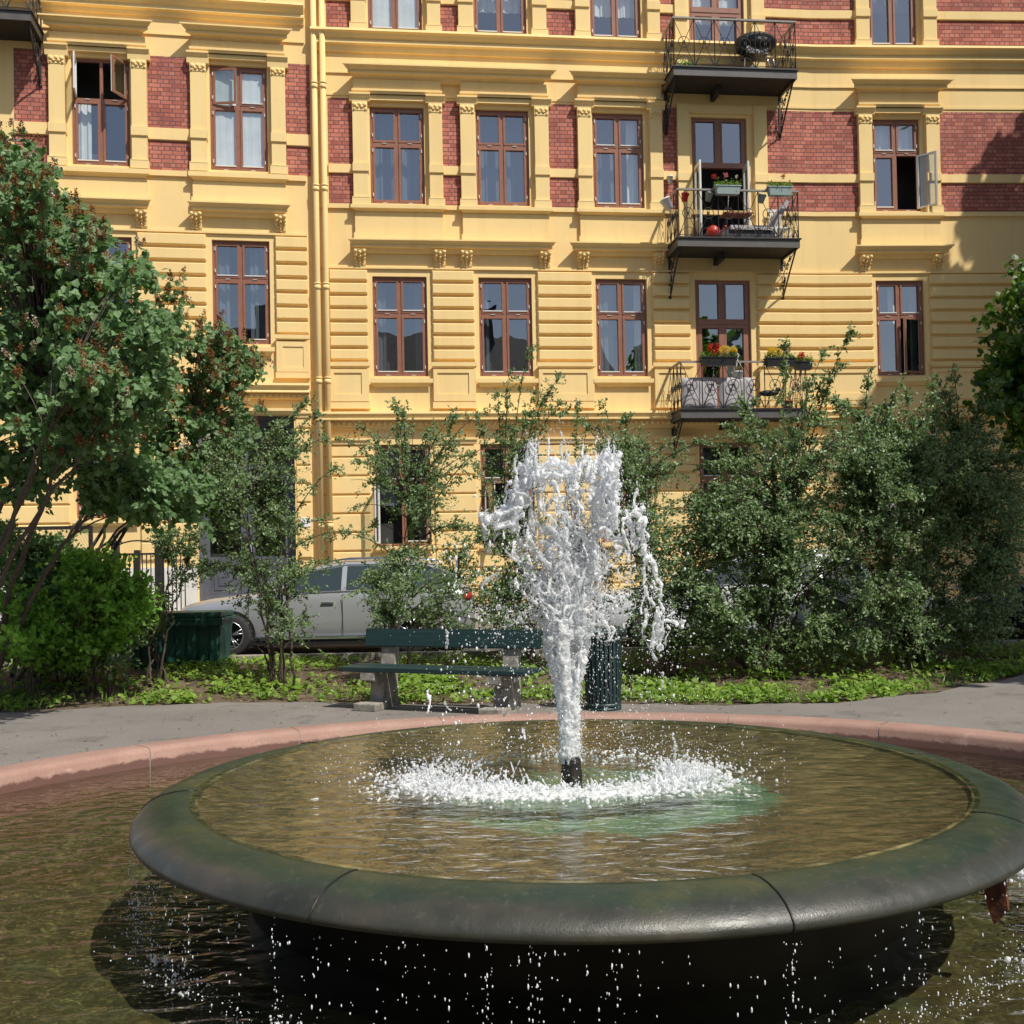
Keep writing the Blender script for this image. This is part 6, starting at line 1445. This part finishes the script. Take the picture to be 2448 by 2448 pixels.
# cushions behind the railing of the lowest balcony
def cushion(label, u0, u1, z0, z1, d, matl):
    b = MB(); n = 12; vs = []
    for s in (-1, 1):
        for i in range(n+1):
            for j in range(n+1):
                a, c = i/n*2-1, j/n*2-1; t = .075*((1-a**6)*(1-c**6))**.5+.004; w_ = .008*math.sin(a*9+c*4)*(1-a*a)
                vs.append(P(u0+(u1-u0)*i/n, z0+(z1-z0)*j/n, d+s*t+w_, 1))
    m_ = (n+1)**2; fs = []
    for s in range(2):
        for i in range(n):
            for j in range(n): fs.append(tuple(s*m_+q for q in (i*(n+1)+j, (i+1)*(n+1)+j, (i+1)*(n+1)+j+1, i*(n+1)+j+1)))
    b.add(vs, fs, 0, True); return b.build('cushion', matl, label=label, cat='cushion', group='pale cushions behind the lowest balcony railing')
cushion('pale grey cushion left behind the lowest balcony railing', 3.80, 4.62, 4.915, 5.63, .84, M['cushion'])
cushion('pale grey cushion right behind the lowest balcony railing', 4.66, 5.46, 4.915, 5.63, .84, M['cushion'])
b = FB(); b.fbox(4.5, 5.5, 5.60, 5.63, .35, .74); b.fbox(4.55, 4.6, 4.84, 5.60, .4, .45); b.fbox(5.4, 5.45, 4.84, 5.60, .4, .45); b.build('balcony_table', M['whitepaint'], label='narrow pale table behind the cushions on the lowest balcony', cat='table')
b = FB(); b.fball(5.83, 5.28, .80, .10, (2.4, .9, .75), 2); b.fball(6.05, 5.36, .80, .06, (1.1, .9, .9), 2); b.tube([P(5.63, 5.24, .8, 1), P(5.45, 5.16, .8, 1)], [.04, .012], 6); b.tube([P(5.83, 5.2, .8, 1), P(5.83, 4.84, .8, 1)], .012, 5)
b.build('bird_ornament', M['blackcover'], label='dark bird-shaped ornament on a stick behind the lowest railing', cat='ornament')
# barbecue
BQ = empty('barbecue', P(5.75, 12.61, .55, k), 0, label='black kettle barbecue with a soft cover on the top balcony', cat='barbecue')
b = FB(); b.fball(5.80, 13.39, .55, .38, (1.30, .8, .66), 3); b.fball(5.50, 13.24, .55, .16, (1.1, .9, .8), 2); b.fball(6.12, 13.50, .55, .14, (1.1, .9, .6), 2); b.build('covered_lid', M['blackcover'], BQ)
b = FB(); b.fbox(5.50, 6.02, 13.07, 13.26, .35, .75); b.build('fire_box', M['blackcover'], BQ)
for a, e in ((5.98, 6.12), (6.12, 6.25), (5.55, 5.45)): b = FB(); b.tube([P(a, 13.24, .6, k), P(e, 12.62, .72, k)], .013, 6); b.build('leg', M['chrome'], BQ)
b = FB(); b.fball(5.72, 12.74, .6, .12, (1, 1, 1), 2); b.fball(5.86, 12.69, .6, .08, (1, 1, 1), 2); b.build('gas_bottle', M['box_grey'], BQ)
n = 260; pos = np.array([tuple(P(4.05+fl.gauss(0, .13), 12.66+abs(fl.gauss(0, .05)), .85+fl.gauss(0, .05), 1)) for _ in range(n)])
leafobj('potted_herb', [leaves(pos, rnd_unit(n)+np.array([0, 0, .6]), rnd_unit(n), .05*(.6+.6*RNG.random(n)), 'oval')], M['bright'], None, label='small light green plant on the floor of the top balcony', cat='plant')

# ======================================================================= opposite side of the park, seen only in reflections
M['oppwall'] = varied('beige_render', (.30, .26, .20), (.36, .31, .24), 1, .9); M['oppbrick'] = M['bark']; M['roof'] = varied('dark_roof_tiles', (.03, .026, .025), (.055, .045, .04), 3, .8, .5, 12, .05)
OP = empty('apartment_building', (0, -26, 0), 0, label='apartment block with a dark gabled roof across the park behind the viewer', cat='building')
g = MB(); g.box(-22, 20, -36, -26, 0, 13.6); g.build('wall', M['oppwall'], OP)
g = MB(); g.add([(-22.5, -36.4, 13.6), (20.5, -36.4, 13.6), (20.5, -25.5, 13.6), (-22.5, -25.5, 13.6), (-22.5, -31, 18.6), (20.5, -31, 18.6)], [(3, 2, 5, 4), (1, 0, 4, 5), (0, 3, 4), (2, 1, 5), (0, 1, 2, 3)]); g.build('roof', M['roof'], OP)
for x in (-15, -6.5, 1.5, 11): g = MB(); g.box(x-.7, x+.7, -31.4, -30.2, 17, 20.4); g.box(x-.8, x+.8, -31.5, -30.1, 20.4, 20.65); g.build('chimney', M['roof'], OP)
for z in (2.5, 6, 9.3):
    for x in range(-20, 20, 3): g = MB(); g.box(x, x+1.2, -26.0, -25.97, z, z+2.0); g.build('window', M['carglass'], OP)
for i, (x, y, h, r) in enumerate(((-14, -14, 9, 4), (10, -17, 8, 3.6), (20, -14, 9, 4.2), (-3, -20, 7, 3))):
    T = empty('park_tree', (x, y, 0), 0, label=['round green park tree behind the viewer to the left', 'round green park tree behind the viewer to the right', 'wide green park tree far right behind the viewer', 'low green park tree straight behind the viewer'][i], cat='tree', group='park trees behind the viewer')
    g = MB(); g.tube([(x, y, 0), (x+.1, y, h*.5), (x, y, h*.8)], [.25, .18, .06], 8); g.build('trunk', M['bark'], T)
    n = 6000; v = rnd_unit(n)*(RNG.random(n)**.35)[:, None]; v *= (1+.25*np.sin(v[:, :1]*6+v[:, 2:]*5+i)); pos = v*np.array([r, r, h*.36])+np.array([x, y, h*.62])
    leafobj('crown', [leaves(pos, rnd_unit(n), rnd_unit(n)+np.array([0, 0, .8]), .34*(.6+.6*RNG.random(n)), 'oval')], M['maple'], T)
for o in list(bpy.data.objects):
    if '_w' in o: del o['_w']
